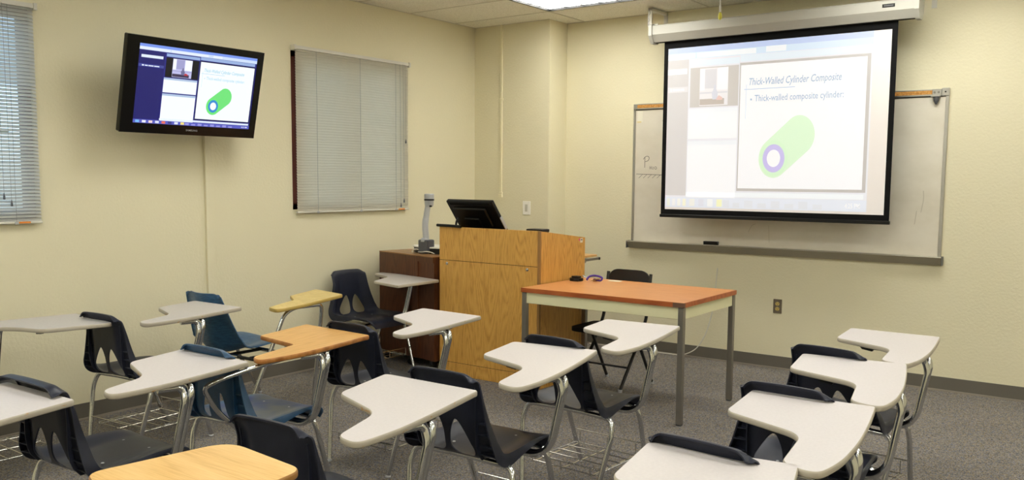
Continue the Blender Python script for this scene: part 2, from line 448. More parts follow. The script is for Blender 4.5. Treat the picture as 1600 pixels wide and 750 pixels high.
# ------------------------------------------------------------------ blinds
def make_blind(y0, y1, z0, z1, tilt, ladder, label, sticker_y, cords, tilt_top=None, sm=None):
    t = empty('window_blind', (0.03, (y0+y1)/2, z0)); c = (y0+y1)/2
    w = (y1-y0)/2; hh = z1-z0
    bm = nbox(-0.018, 0.014, -w, w, hh-0.026, hh); obj('headrail', bm, M_white, t)
    bm = bmesh.new()
    for q0 in (-w-0.012, w-0.006): obj('end_bracket', nbox(-0.024, 0.022, q0, q0+0.018, hh-0.036, hh+0.004), M_white, t)
    bm = bmesh.new(); n = int((hh-0.05)/0.0205)
    for i in range(n):
        z = 0.024 + (hh-0.055)*i/(n-1)
        tl = tilt if (tilt_top is None or z < hh*0.62) else tilt_top
        a = math.radians(tl)
        pts = []
        for k in range(4):
            s = (k/3-0.5)*0.0245; cr = 0.0036*(1-(2*k/3-1)**2)
            pts.append((s*math.cos(a)+cr*math.sin(a), -s*math.sin(a)+cr*math.cos(a)))
        A = [bm.verts.new((x, -w+0.008, z+q)) for x, q in pts]; B = [bm.verts.new((x, w-0.008, z+q)) for x, q in pts]
        for k in range(3): bm.faces.new((A[k], A[k+1], B[k+1], B[k]))
    bmesh.ops.solidify(bm, geom=bm.faces[:], thickness=0.0005)
    obj('slats', bm, sm or M_blind, t)
    bm = nbox(-0.012, 0.012, -w+0.004, w-0.004, 0, 0.014, 0.003); rail = obj('bottom_rail', bm, M_white, t)
    for yy in ladder:
        obj('ladder_cord', tube(bmesh.new(), [(0.0128, yy-c, 0.01), (0.0128, yy-c, hh-0.02)], 0.0013, 5), M_cord, t)
        obj('cord_clip', nbox(0.0115, 0.0155, yy-c-0.011, yy-c+0.011, -0.003, 0.012), M_silver, rail)
    for yy, zl in cords:
        cd = obj('pull_cord', tube(bmesh.new(), [(0.017, yy-c, hh-0.02), (0.019, yy-c+0.004, zl)], 0.0012, 5), M_cord, t)
        obj('tassel', lathe(bmesh.new(), [(0.002, zl+0.002), (0.006, zl-0.02), (0.007, zl-0.034), (0.003, zl-0.036)], (0.019, yy-c+0.004, 0), 8), M_greymetal, cd)
    obj('warning_sticker', nbox(0.012, 0.0126, sticker_y-c-0.04, sticker_y-c+0.04, 0.002, 0.0125), M_orange, rail)
    return tag(t, label, 'blind')
make_blind(-2.540, -1.269, 1.267, 2.555, 75, [-2.33, -1.86, -1.44], 'closed white mini blind between the wall television and the corner', -1.37, [(-1.35, 0.10), (-1.325, 0.62), (-1.39, 0.06)])
make_blind(-6.55, -4.475, 1.262, 2.55, 50, [-4.83, -5.5, -6.2, -4.63], 'partly open white mini blind at the left edge, daylight behind it', -4.59, [(-4.70, 0.18), (-4.66, 0.14)], 60, M_blind_open)

# outside the windows
g = tag(obj('outside_ground', nbox(-14, -0.4, -14, 4, -0.35, -0.15), M_ground), 'pale paved ground outside the window', 'ground', kind='structure')
def shrub(x, y, s, seed):
    rnd = random.Random(seed)
    t = empty('garden_tree', (x, y, -0.15))
    obj('trunk', tube(bmesh.new(), [(0, 0, 0), (0.05*s, 0.03, 1.0*s), (0.0, 0.1, 2.0*s)], [0.09, 0.07, 0.04], 10), M_bark, t, True)
    bm = bmesh.new()
    for i in range(420):
        d = Vector((rnd.gauss(0, 1), rnd.gauss(0, 1), rnd.gauss(0, 1))).normalized()*rnd.random()**0.5
        p = Vector((d.x*1.1*s, d.y*1.1*s, 2.1*s+d.z*1.2*s))
        q = Matrix.Rotation(rnd.random()*6.28, 4, 'Z') @ Matrix.Rotation(rnd.random()*3, 4, 'X')
        l = 0.16*s
        vs = [bm.verts.new(p + (q @ Vector(v))*l) for v in ((-1, 0, 0), (0, -0.5, 0.1), (1, 0, 0), (0, 0.5, 0.1))]
        bm.faces.new(vs)
    obj('foliage', bm, M_leaf, t)
    return t
tag(shrub(-3.2, -4.6, 1.1, 3), 'green leafy tree outside the left window', 'tree')

# ------------------------------------------------------------------ wall fittings
def wpart(name, bm, m, root, parent=None, smooth=False):
    """mesh given in world coordinates, parented to root (rotation-free Empty)"""
    bmesh.ops.translate(bm, vec=-Vector(root.location), verts=bm.verts)
    return obj(name, bm, m, parent or root, smooth)
def flat_quad(bm, pts):
    bm.faces.new([bm.verts.new(p) for p in pts]); return bm
EM = {}
def emis(col, es=1.0, base=None, rough=0.6):
    k = (col, round(es, 3), base)
    if k not in EM:
        EM[k] = mat('screen_colour', base or (10, 10, 12), rough, emit=col, es=es)
    return EM[k]
class Panel:
    """draws flat screen content: u to the right, v down, both 0..1, lifted along the normal"""
    wu = wv = None      # optional stretch of the layout across and down
    def __init__(s, root, parent, o, du, dv, n, es, base):
        s.root, s.parent, s.o, s.du, s.dv, s.n, s.es, s.base = root, parent, Vector(o), Vector(du), Vector(dv), Vector(n), es, base
        s.k = 0
    def P(s, u, v, l):
        for W_, i in ((s.wu, 0), (s.wv, 1)):
            if not W_: continue
            x = (u, v)[i]
            for (a, b), (c, d) in zip(W_, W_[1:]):
                if x <= c or (c, d) == W_[-1]:
                    x = b+(x-a)*(d-b)/(c-a); break
            if i: v = x
            else: u = x
        return s.o + s.du*u + s.dv*v + s.n*(0.0004*l)
    def add(s, name, bm, col, parent=None, es=None):
        return wpart(name, bm, emis(col, s.es if es is None else es, s.base), s.root, parent or s.parent)
    def rects(s, name, L, col, l, parent=None, es=None):
        for (u0, v0, u1, v1) in L:
            r = s.add(name, flat_quad(bmesh.new(), [s.P(u0, v0, l), s.P(u0, v1, l), s.P(u1, v1, l), s.P(u1, v0, l)]), col, parent, es)
        return r
    def poly(s, name, pts, col, l, parent=None):
        bm = bmesh.new(); flat_quad(bm, [s.P(u, v, l) for u, v in pts]); return s.add(name, bm, col, parent)
    def text(s, name, txt, u, v, hgt, wid, col, l, parent=None, shear=0):
        bm = text_bm(txt, 1.0, shear)
        xs = [q.co.x for q in bm.verts]; x0, x1 = min(xs), max(xs)
        for q in bm.verts:
            a = u + (q.co.x-x0)/(x1-x0)*wid; b = v - q.co.y*hgt
            q.co = s.P(a, b, l)
        return s.add(name, bm, col, parent)
def slide(p, pal):
    """the lecture window shown on both displays"""
    asp = p.du.length/p.dv.length
    bgd = p.rects('desktop_picture', [(0, 0, 1, 1)], pal['bg'], 1)
    p.rects('browser_bar', [(0, 0, 1, 0.035)], pal['bar1'], 2)
    p.rects('browser_bar', [(0, 0.035, 1, 0.075)], pal['bar2'], 2)
    p.rects('browser_tab', [(0.0, 0.04, 0.24, 0.072), (0.25, 0.04, 0.56, 0.072), (0.60, 0.035, 0.68, 0.07)], pal['white2'], 3)
    p.rects('toolbar', [(0.215, 0.088, 0.49, 0.125), (0.495, 0.078, 0.985, 0.118)], pal['strip'], 3)
    p.rects('side_panel', [(0, 0.078, 0.205, 0.945)], pal['side'], 2)
    p.rects('search_field', [(0.0 if pal['wash'] else 0.02, 0.135, 0.19, 0.17)], pal['white2'], 3)
    p.rects('side_panel_row', [(0.005, 0.25, 0.2, 0.285)], pal['row'], 3)
    p.rects('panel_text', [(0.03, 0.259, 0.045, 0.277), (0.052, 0.262, 0.075, 0.275), (0.08, 0.262, 0.12, 0.275), (0.125, 0.262, 0.165, 0.275)], pal['white2'], 4)
    p.rects('video_pane', [(0.215, 0.135, 0.487, 0.385)], pal['vid'], 3)
    vt = p.rects('video_picture', [(0.27, 0.142, 0.43, 0.378)], pal['vwall'], 4)
    p.rects('video_board', [(0.272, 0.145, 0.298, 0.28), (0.37, 0.145, 0.428, 0.28)], pal['white'], 5, vt)
    p.rects('video_board', [(0.30, 0.15, 0.365, 0.27)], pal['vgrey'], 5, vt)
    p.rects('video_desk', [(0.272, 0.335, 0.41, 0.372)], pal['vdark'], 5, vt)
    p.rects('video_rail', [(0.272, 0.292, 0.428, 0.302)], pal['vgrey'], 5, vt)
    p.poly('video_teacher', [(0.345, 0.34), (0.34, 0.30), (0.35, 0.275), (0.353, 0.25), (0.362, 0.25), (0.364, 0.275), (0.374, 0.30), (0.372, 0.34)], pal['vman'], 6, vt)
    p.poly('video_object', [(0.365, 0.335), (0.38, 0.315), (0.40, 0.33), (0.40, 0.345), (0.368, 0.345)], pal['vred'], 6, vt)
    p.rects('chat_pane', [(0.21, 0.395, 0.485, 0.585)], pal['white'], 3)
    p.rects('chat_header', [(0.21, 0.395, 0.485, 0.42)], pal['hdr'], 4)
    p.rects('notes_pane', [(0.21, 0.60, 0.485, 0.955)], pal['white'], 3)
    p.rects('notes_header', [(0.21, 0.60, 0.485, 0.627)], pal['hdr'], 4)
    p.rects('slide_border', [(0.493, 0.125, 0.995, 0.915)], pal['sborder'], 3)
    sl = p.rects('slide_page', [(0.50, 0.14, 0.985, 0.90)], pal['white'], 4)
    p.text('slide_title', 'Thick-Walled Cylinder Composite', 0.535, 0.265, 0.062, 0.36, pal['title'], 5, sl, 0.25)
    p.rects('title_rule', [(0.515, 0.288, 0.72, 0.2915)], pal['rule'], 5, sl)
    p.rects('title_rule', [(0.523, 0.26, 0.5255, 0.47)], pal['rule2'], 5, sl)
    p.text('slide_text', 'Thick-walled composite cylinder:', 0.56, 0.365, 0.056, 0.345, pal['text'], 5, sl)
    p.rects('bullet', [(0.542, 0.347, 0.549, 0.358)], pal['text'], 5, sl)
    # cylinder: capsule outline with a ring at its near end
    fu, fv, bu, bv, ru, rv = 0.645, 0.715, 0.742, 0.577, 0.061, 0.119
    pts = []
    ang = math.atan2((bv-fv)/rv, (bu-fu)/ru)
    for k in range(21):
        a = ang - math.pi/2 + math.pi*k/20
        pts.append((bu+ru*math.cos(a), bv+rv*math.sin(a)))
    for k in range(21):
        a = ang + math.pi/2 + math.pi*k/20
        pts.append((fu+ru*math.cos(a), fv+rv*math.sin(a)))
    cy = p.poly('cylinder_drawing', pts[::-1], pal['green'], 6, sl)
    def ell(q, n=32): return [(fu+ru*q*math.cos(2*math.pi*k/n), fv-rv*q*math.sin(2*math.pi*k/n)) for k in range(n)]
    p.poly('cylinder_end', ell(0.93), pal['green2'], 7, cy)
    p.poly('cylinder_ring', ell(0.72), pal['ring'], 8, cy)
    p.poly('cylinder_bore', ell(0.44), pal['white'], 9, cy)
    p.rects('scroll_bar', [(0.205, 0.925, 0.99, 0.95)], pal['white2'], 3)
    p.rects('taskbar', [(0, 0.955, 1, 1)], pal['task'], 2)
    rnd = random.Random(4)
    for k, c in enumerate(pal['icons']):
        p.rects('taskbar_icon', [(0.02+k*0.052, 0.962, 0.05+k*0.052, 0.993)], c, 3)
    p.rects('taskbar_blotch', [(0.42+0.055*k, 0.965+0.01*(k % 2), 0.455+0.055*k, 0.995) for k in range(8)], pal['blotch'], 3)
    p.text('clock_text', '4:25 PM', 0.925, 0.987, 0.028, 0.055, pal['white'], 4)

# television
TVR = empty('wall_television', (0.0, -3.6175, 2.1))
tn = Vector((0.972, 0, -0.235)).normalized(); tdn = Vector((-0.14, 0, -0.578)); tdu = tdn.normalized()
TL = Vector((0.42, -4.1145, 2.395)); TR_ = Vector((0.42, -3.1205, 2.395))
def tvbox(u0, u1, v0, v1, n0, n1, bev=0.0):
    """u along y (metres from left edge), v down the face (metres), n along normal"""
    bm = nbox(u0, u1, v0, v1, n0, n1, bev)
    Mx = Matrix((Vector((0, 1, 0)), tdu, tn)).transposed().to_4x4(); Mx.translation = TL
    return xform(bm, Mx)
TWd, THt = 0.994, 0.5947
tv = wpart('housing', tvbox(0, TWd, 0, THt, -0.045, -0.004, 0.006), M_gloss, TVR)
bm = bmesh.new()
B_ = 0.0
for (u0, u1, v0, v1) in ((0, 0.082, 0, THt), (TWd-0.05, TWd, 0, THt), (0.082, TWd-0.05, 0, 0.045), (0.082, TWd-0.05, THt-0.062, THt)):
    q = tvbox(u0, u1, v0, v1, -0.006, 0.0, 0.0)
    me = bpy.data.meshes.new('t'); q.to_mesh(me); q.free(); bm.from_mesh(me); bpy.data.meshes.remove(me)
wpart('bezel', bm, M_gloss, TVR)
wpart('back_cover', tvbox(0.12, TWd-0.12, 0.08, THt-0.06, -0.085, -0.045, 0.01), M_black, TVR)
mb = wpart('wall_mount', nbox(0, 0.02, -3.8, -3.43, 1.98, 2.26, 0.002), M_blackmetal, TVR)
wpart('mount_arm', tube(bmesh.new(), [(0.02, -3.68, 2.12), (0.15, -3.60, 2.12), (0.29, -3.62, 2.12)], 0.02, 8), M_blackmetal, TVR, mb)
du = Vector((0, TWd-0.132, 0)); dv = tdu*(THt-0.107)
o = TL + Vector((0, 0.082, 0)) + tdu*0.045 + tn*(-0.004)
dp = wpart('display', flat_quad(bmesh.new(), [o, o+dv, o+dv+du, o+du]), emis((20, 26, 90), 1.0, (4, 4, 6), 0.15), TVR)
PT = dict(wash=False, bg=(40, 40, 130), bar1=(120, 150, 235), bar2=(205, 222, 250), white2=(226, 236, 252), strip=(150, 175, 220), side=(26, 26, 104), row=(64, 72, 150),
          white=(244, 250, 255), vid=(6, 6, 14), vwall=(190, 190, 232), vgrey=(160, 160, 205), vdark=(60, 50, 80), vman=(110, 110, 150), vred=(190, 50, 60), hdr=(176, 196, 224),
          sborder=(16, 20, 70), title=(150, 205, 222), rule=(120, 190, 215), rule2=(196, 228, 238), text=(170, 215, 232), green=(112, 226, 122), green2=(108, 232, 118), ring=(52, 140, 208),
          task=(86, 92, 190), blotch=(150, 150, 220), icons=[(120, 190, 240), (235, 235, 250), (240, 214, 210), (220, 225, 245), (235, 110, 90), (60, 60, 130), (225, 230, 250), (250, 226, 120)])
slide(Panel(TVR, dp, o, du, dv, tn, 1.05, (4, 4, 6)), PT)
bm = text_bm('SAMSUNG', 1.0); xs = [v.co.x for v in bm.verts]; x0, x1 = min(xs), max(xs)
for v in bm.verts:
    v.co = TL + Vector((0, 0.455+(v.co.x-x0)/(x1-x0)*0.085, 0)) + tdu*(THt-0.026-v.co.y*0.017) + tn*0.0008
wpart('lettering', bm, mat('logo_silver', (170, 170, 172), 0.4), TVR)
tag(TVR, 'wide black wall television tilted down between the two blinds', 'television')

# raceway below the television, outlet at its foot
r = obj('cable_raceway', nbox(0.0, 0.022, -3.338, -3.272, 0.56, 2.02, 0.002), M_wall)
tag(r, 'cream painted cable channel running down the wall from the television', 'cable channel')
def outlet(loc, n_axis, label, plug=False):
    t = empty('power_outlet', loc, 0 if n_axis == 'y' else math.pi/2)   # faces -y locally
    obj('cover_plate', nbox(-0.036, 0.036, -0.007, 0, -0.059, 0.059, 0.003), M_plate, t)
    for z in (-0.021, 0.021):
        bm = bmesh.new(); poly = [(0.0175*math.cos(a)*1.0, 0.0155*math.sin(a)) for a in [2*math.pi*k/20 for k in range(20)]]
        prism(bm, poly, 0, 0.009); xform(bm, Matrix.Rotation(math.pi/2, 4, 'X')); bmesh.ops.translate(bm, vec=(0, 0, z), verts=bm.verts)
        s = obj('socket', bm, M_ivory, t)
        bm = bmesh.new()
        box(bm, -0.0085, -0.006, -0.0096, -0.009, z-0.001, z+0.008); box(bm, 0.006, 0.0085, -0.0096, -0.009, z-0.001, z+0.008)
        box(bm, -0.0025, 0.0025, -0.0096, -0.009, z-0.011, z-0.006)
        obj('slots', bm, M_dark, s)
    return tag(t, label, 'outlet')
outlet((2.965, 0, 0.519), 'y', 'steel outlet plate with two yellowed sockets on the front wall below the whiteboard')
outlet((0, -3.284, 0.501), 'x', 'steel outlet plate under the cable channel by the blue bucket seat')
pl = obj('power_plug', nbox(0.009, 0.05, -3.30, -3.268, 0.512, 0.540, 0.005), M_black)
tag(pl, 'black power plug in the outlet under the cable channel', 'plug')

# conduit and switch on the pilaster
t = empty('wall_conduit', (0.333, -DC, 1.40))
obj('pipe', nbox(-0.011, 0.011, -0.016, 0, 0.0, H-1.40, 0.002), M_conduit, t)
for z in (0.012, 0.90): obj('clip', nbox(-0.018, 0.018, -0.019, 0, z-0.01, z+0.01, 0.002), M_conduit, t)
obj('junction_box', nbox(-0.022, 0.018, -0.022, 0, -0.03, 0.0, 0.002), M_conduit, t)
tag(t, 'thin cream painted conduit running up the pilaster to the ceiling', 'conduit')
t = empty('light_switch', (0.634, -DC, 1.275))
obj('cover_plate', nbox(-0.044, 0.044, -0.008, 0, -0.064, 0.064, 0.003), mat('switch_white', (248, 245, 236), 0.35), t)
obj('rocker', nbox(-0.016, 0.016, -0.012, -0.008, -0.034, 0.034, 0.002), mat('switch_grey', (196, 192, 178), 0.4), t)
tag(t, 'white wall switch plate on the pilaster right of the podium monitor', 'switch')

# ------------------------------------------------------------------ whiteboard
WX0, WX1, WZ0, WZ1 = 1.604, 4.171, 0.997, 2.217
t = empty('whiteboard', ((WX0+WX1)/2, 0, WZ0))
sf = wpart('writing_surface', nbox(WX0+0.01, WX1-0.01, -0.014, 0, WZ0, WZ1-0.02), M_board, t)
for xa in (WX0, WX1-0.022): wpart('side_frame', nbox(xa, xa+0.022, -0.022, 0, WZ0, WZ1-0.04, 0.002), M_alum, t)
rail = wpart('map_rail', nbox(WX0, WX1, -0.024, 0, WZ1-0.048, WZ1, 0.002), M_alum, t)
wpart('cork_strip', nbox(WX0+0.04, WX1-0.10, -0.0255, -0.02, WZ1-0.036, WZ1-0.008), M_cork, t, rail)
wpart('rail_shadow_gap', nbox(WX0+0.01, WX1-0.02, -0.020, -0.010, WZ1-0.054, WZ1-0.048), M_dark, t, rail)
wpart('rail_end', nbox(WX1-0.05, WX1+0.002, -0.028, 0, WZ1-0.05, WZ1+0.006, 0.003), M_alum, t, rail)
clipx = WX1-0.082
bm = nbox(clipx-0.03, clipx+0.03, -0.034, -0.024, WZ1-0.05, WZ1, 0.002); box(bm, clipx-0.034, clipx+0.026, -0.06, -0.026, WZ1-0.055, WZ1-0.046)
cl = wpart('map_clip', bm, M_alum, t)
wpart('clip_wedge', xform(lathe(bmesh.new(), [(0.022, 0), (0.019, -0.03), (0.006, -0.055)], (0, 0, 0), 10), Matrix.Translation((clipx, -0.036, WZ1-0.055))), M_greymetal, t, cl)
for dx in (-0.014, 0.014): wpart('screw', lathe(bmesh.new(), [(0.008, 0), (0.008, -0.004)], (clipx+dx, -0.034, WZ1-0.024), 10, 'Y'), M_steel, t, cl)
wpart('screw', lathe(bmesh.new(), [(0.006, 0), (0.006, -0.003)], (WX1-0.024, -0.028, WZ1-0.022), 10, 'Y'), M_dark, t, rail)
# marker tray: sloping front
bm = bmesh.new(); A = [(0, WZ0+0.004), (-0.05, WZ0-0.004), (-0.072, WZ0+0.004), (-0.076, WZ0-0.004), (-0.028, WZ0-0.062), (0, WZ0-0.062)]
xa, xb = WX0-0.02, WX1+0.012
va = [bm.verts.new((xa, y, z)) for y, z in A]; vb = [bm.verts.new((xb, y, z)) for y, z in A]
for i in range(6): bm.faces.new((va[i], va[(i+1) % 6], vb[(i+1) % 6], vb[i]))
bm.faces.new(va); bm.faces.new(vb[::-1])
tr = wpart('marker_tray', bm, M_alum_d, t)
for xx in (xa-0.004, xb): wpart('tray_end_cap', nbox(xx, xx+0.004, -0.074, 0, WZ0-0.062, WZ0+0.004, 0.001), M_greymetal, t, tr)
# handwriting: P with H2O below it, and a hatched line
def stroke(name, pts, r=0.0022, m=M_ink):
    bm = bmesh.new(); P = smooth_path([(x, -0.0148, z) for x, z in pts], 0.03, 4)
    tube(bm, P, r, 5)
    for v in bm.verts: v.co.y = -0.0142 - max(0, (-0.0142-v.co.y))*0.1
    return wpart(name, bm, m, t, sf)
stroke('handwriting', [(1.722, 1.655), (1.724, 1.745)])
stroke('handwriting', [(1.708, 1.728), (1.725, 1.752), (1.752, 1.758), (1.768, 1.742), (1.758, 1.716), (1.728, 1.708)])
stroke('handwriting', [(1.775, 1.668), (1.775, 1.640)], 0.0018); stroke('handwriting', [(1.790, 1.668), (1.790, 1.640)], 0.0018); stroke('handwriting', [(1.775, 1.654), (1.790, 1.654)], 0.0018)
stroke('handwriting', [(1.800, 1.658), (1.809, 1.660), (1.808, 1.650), (1.798, 1.642), (1.811, 1.641)], 0.0016)
stroke('handwriting', [(1.825, 1.662), (1.818, 1.652), (1.828, 1.640), (1.842, 1.645), (1.840, 1.660), (1.825, 1.662)], 0.0018)
stroke('handwriting', [(1.640, 1.598), (1.90, 1.590)], 0.002)
for k in range(5): stroke('handwriting', [(1.700+k*0.045, 1.592), (1.665+k*0.045, 1.562)], 0.0016)
stroke('smear', [(1.885, 2.06), (1.90, 2.075), (1.91, 2.05), (1.925, 2.07), (1.93, 2.04)], 0.003, M_inkfaint)
stroke('smear', [(4.02, 1.32), (4.035, 1.42), (4.03, 1.48)], 0.0025, M_inkfaint); stroke('smear', [(3.98, 1.23), (3.99, 1.33)], 0.0025, M_inkfaint)
stroke('smear', [(2.70, 1.12), (2.73, 1.18), (2.76, 1.19)], 0.002, M_inkfaint); stroke('smear', [(2.87, 1.18), (2.88, 1.04)], 0.0014, M_inkfaint)
tag(t, 'large whiteboard with aluminium frame and tray on the front wall, behind the projector screen', 'whiteboard')
nt_ = empty('taped_note', (1.668, -0.0142, 2.11))
obj('note_paper', nbox(-0.026, 0.026, -0.001, 0, -0.05, 0.045), M_paper, nt_)
obj('tape', nbox(-0.03, 0.012, -0.0018, -0.001, -0.058, -0.044), M_tape, nt_)
tag(nt_, 'small note taped in the upper left corner of the whiteboard', 'note')
e = empty('board_eraser', (2.388, -0.053, WZ0+0.003))
obj('felt', nbox(-0.062, 0.062, -0.017, 0.02, 0.0, 0.012, 0.002), M_dark, e)
obj('grip', nbox(-0.064, 0.064, -0.019, 0.022, 0.012, 0.03, 0.005), M_black, e)
tag(e, 'black whiteboard eraser lying on the marker tray', 'eraser')

# ------------------------------------------------------------------ projector screen
SY = -0.30
t = empty('projector_screen', (2.95, SY, 2.70))
SX0, SX1, SZ0, SZ1 = 2.035, 3.866, 1.256, 2.72
fab = wpart('screen_border', nbox(SX0, SX1, SY, SY+0.003, SZ0, SZ1), M_matblack, t)
IX0, IX1, IZ0, IZ1 = 2.073, 3.827, 1.302, 2.630
blank = wpart('screen_surface', nbox(IX0, IX1, SY-0.0008, SY, IZ0, IZ1), mat('projected_blank', (205, 200, 196), 0.8, emit=(216, 208, 202), es=0.46), t)  # emission stands in for projector light falling on the fabric
p = Panel(t, blank, (IX0, SY-0.001, IZ1), (1.632, 0, 0), (0, 0, -(IZ1-IZ0-0.018)), (0, -1, 0), 0.74, (150, 148, 146))  # slide colours glow from the surface in place of a projector beam
PP = dict(wash=True, bg=(232, 232, 238), bar1=(176, 200, 246), bar2=(206, 230, 252), white2=(246, 252, 255), strip=(226, 240, 252), side=(206, 201, 200), row=(226, 222, 224),
          white=(253, 253, 255), vid=(190, 183, 177), vwall=(236, 232, 234), vgrey=(212, 210, 216), vdark=(176, 160, 148), vman=(206, 208, 222), vred=(226, 180, 170), hdr=(240, 244, 250),
          sborder=(178, 172, 168), title=(120, 160, 200), rule=(140, 176, 220), rule2=(200, 220, 240), text=(130, 166, 204), green=(214, 250, 206), green2=(208, 247, 200), ring=(190, 178, 240),
          task=(226, 232, 244), blotch=(222, 226, 234), icons=[(236, 238, 226), (240, 240, 240), (250, 246, 236), (250, 244, 214), (240, 240, 232), (222, 224, 236), (250, 252, 250), (250, 250, 190)])
p.wu = [(0, 0), (.205, .115), (.215, .125), (.487, .379), (.50, .390), (.985, .977), (1, 1)]
p.wv = [(0, 0), (.14, .135), (.90, .875), (.955, .935), (1, 1)]
slide(p, PP)
wpart('bottom_bar', nbox(SX0-0.006, SX1+0.006, SY-0.012, SY+0.014, SZ0-0.022, SZ0+0.004, 0.003), M_black, t)
# case: chamfered section
def extr_x(sec, xa, xb):
    bm = bmesh.new(); n = len(sec)
    a = [bm.verts.new((xa, y, z)) for y, z in sec]; b = [bm.verts.new((xb, y, z)) for y, z in sec]
    for i in range(n): bm.faces.new((a[i], a[(i+1) % n], b[(i+1) % n], b[i]))
    bm.faces.new(a[::-1]); bm.faces.new(b); return bm
sec = [(-0.375, 2.748), (-0.375, 2.815), (-0.362, 2.826), (-0.235, 2.826), (-0.225, 2.81), (-0.225, 2.745), (-0.27, 2.690), (-0.335, 2.690)]
case = wpart('case', extr_x(sec, 1.955, 3.985), M_case, t)
sec2 = [(-0.385, 2.742), (-0.385, 2.824), (-0.368, 2.836), (-0.229, 2.836), (-0.215, 2.82), (-0.215, 2.738), (-0.265, 2.680), (-0.34, 2.680)]
for xx in (1.925, 3.985): wpart('end_cap', extr_x(sec2, xx, xx+0.03), M_case, t)
wpart('slot', nbox(1.96, 3.98, -0.318, -0.285, 2.687, 2.692), M_dark, t, case)
pl = wpart('badge', nbox(3.77, 3.855, -0.377, -0.375, 2.772, 2.796), M_dark, t, case)
wpart('badge_lettering', nbox(3.78, 3.846, -0.3775, -0.377, 2.780, 2.789), mat('badge_grey', (90, 90, 92), 0.5), t, pl)
for xx in (1.875, 4.02):
    bm = nbox(xx, xx+0.035, -0.008, 0, 2.80, 2.985); box(bm, xx, xx+0.035, -0.30, 0, 2.965, 2.985); box(bm, xx, xx+0.035, -0.30, -0.285, 2.83, 2.985)
    br = wpart('wall_bracket', bm, M_white, t)
    wpart('support_arm', nbox(min(xx, 1.955), max(xx+0.035, 3.985) if xx > 3 else 1.97, -0.302, -0.288, 2.832, 2.848) if xx < 3 else nbox(3.97, xx+0.035, -0.302, -0.288, 2.832, 2.848), M_white, t, br)
    hk = smooth_path([(xx+0.017, -0.315, 2.97), (xx+0.03, -0.315, 2.94), (xx+0.005, -0.315, 2.91), (xx+0.025, -0.315, 2.88), (xx+0.005, -0.315, 2.86), (xx+0.017, -0.315, 2.83)], 0.012, 4)
    wpart('hook_chain', tube(bmesh.new(), hk, 0.003, 6), M_steel, t, br)
tag(t, 'pull-down projector screen with black border showing a lecture slide, white case near ceiling', 'projector screen')
# pull chain
t = empty('pull_cord', (2.648, -0.6, H))
obj('cord', tube(bmesh.new(), [(0, 0, 0), (0, 0, -0.125)], 0.0055, 8), M_white, t)
obj('collar', lathe(bmesh.new(), [(0.007, -0.12), (0.009, -0.13), (0.009, -0.165), (0.006, -0.17)], (0, 0, 0), 10), M_white, t)
obj('fob', lathe(bmesh.new(), [(0.003, -0.168), (0.013, -0.185), (0.0155, -0.205), (0.012, -0.222), (0.004, -0.228)], (0, 0, 0), 14), M_yellowfob, t, True)
tag(t, 'white cord with yellow teardrop fob hanging from the ceiling before the screen case', 'cord')

# ------------------------------------------------------------------ podium
PX0, PX1, PY0, PY1 = 0.884, 1.843, -1.83, -1.205
t = empty('podium', ((PX0+PX1)/2, PY0, 0))
def side_panel(x0, x1):
    bm = bmesh.new(); q = [(PY0+0.02, 0), (PY1, 0), (PY1, 1.095), (PY0+0.02, 1.168)]
    a = [bm.verts.new((x0, y, z)) for y, z in q]; b = [bm.verts.new((x1, y, z)) for y, z in q]
    for i in range(4): bm.faces.new((a[i], a[(i+1) % 4], b[(i+1) % 4], b[i]))
    bm.faces.new(a); bm.faces.new(b[::-1]); return bm
sp = wpart('side_panel', side_panel(PX1-0.022, PX1), M_podium, t)
wpart('edge_band', nbox(PX1-0.019, PX1+0.0006, PY0+0.0, PY0+0.02, 0.0, 1.170), M_podium_edge, t, sp)
wpart('side_panel', side_panel(PX0, PX0+0.022), M_podium, t)
wpart('upper_front_panel', nbox(PX0, PX1-0.02, PY0, PY0+0.02, 0.910, 1.170, 0.001), M_podium, t)
fp = wpart('front_panel', nbox(PX0, PX1-0.02, PY0, PY0+0.02, 0.103, 0.906, 0.001), M_podium, t)
wpart('kick_panel', nbox(PX0, PX1-0.02, PY0+0.001, PY0+0.02, 0.0, 0.099, 0.001), M_podium, t)
wpart('panel_gap', nbox(PX0+0.005, PX1-0.025, PY0+0.004, PY0+0.018, 0.098, 0.912), M_dark, t, fp)
wpart('worktop', nbox(PX0+0.022, PX1-0.022, PY0+0.02, PY1, 1.035, 1.06), M_podium, t)
wpart('back_panel', nbox(PX0+0.022, PX1-0.022, PY1-0.16, PY1-0.14, 0.02, 0.86), M_podium, t)
for xx in (0.962, 1.735):
    lk = wpart('lock', lathe(bmesh.new(), [(0.012, 0), (0.012, -0.004), (0.008, -0.006)], (xx, PY0, 0.883), 16, 'Y'), M_chrome, t, None, True)
    wpart('keyhole', nbox(xx-0.001, xx+0.001, PY0-0.0065, PY0-0.006, 0.878, 0.888), M_dark, t, lk)
bm = nbox(PX0+0.05, PX1-0.05, PY1-0.2, PY1+0.27, 0.925, 0.942, 0.002)
kt = wpart('keyboard_shelf', bm, M_oaktop, t)
bm = nbox(PX1-0.05, PX1-0.035, PY1-0.2, PY1+0.285, 0.898, 0.918, 0.002); box(bm, PX1-0.037, PX1-0.024, PY1-0.2, PY1+0.06, 0.89, 0.926)
wpart('drawer_slide', bm, M_steel, t, kt)
wpart('slide_stop', lathe(bmesh.new(), [(0.012, -0.008), (0.012, 0.008)], (PX1-0.042, PY1+0.285, 0.908), 10, 'X'), M_black, t, kt)
tag(t, 'golden oak veneer podium with locks and slanted side, beside the teacher table', 'podium')
s = empty('stickers', (PX1+0.0006, PY1-0.07, 1.07))
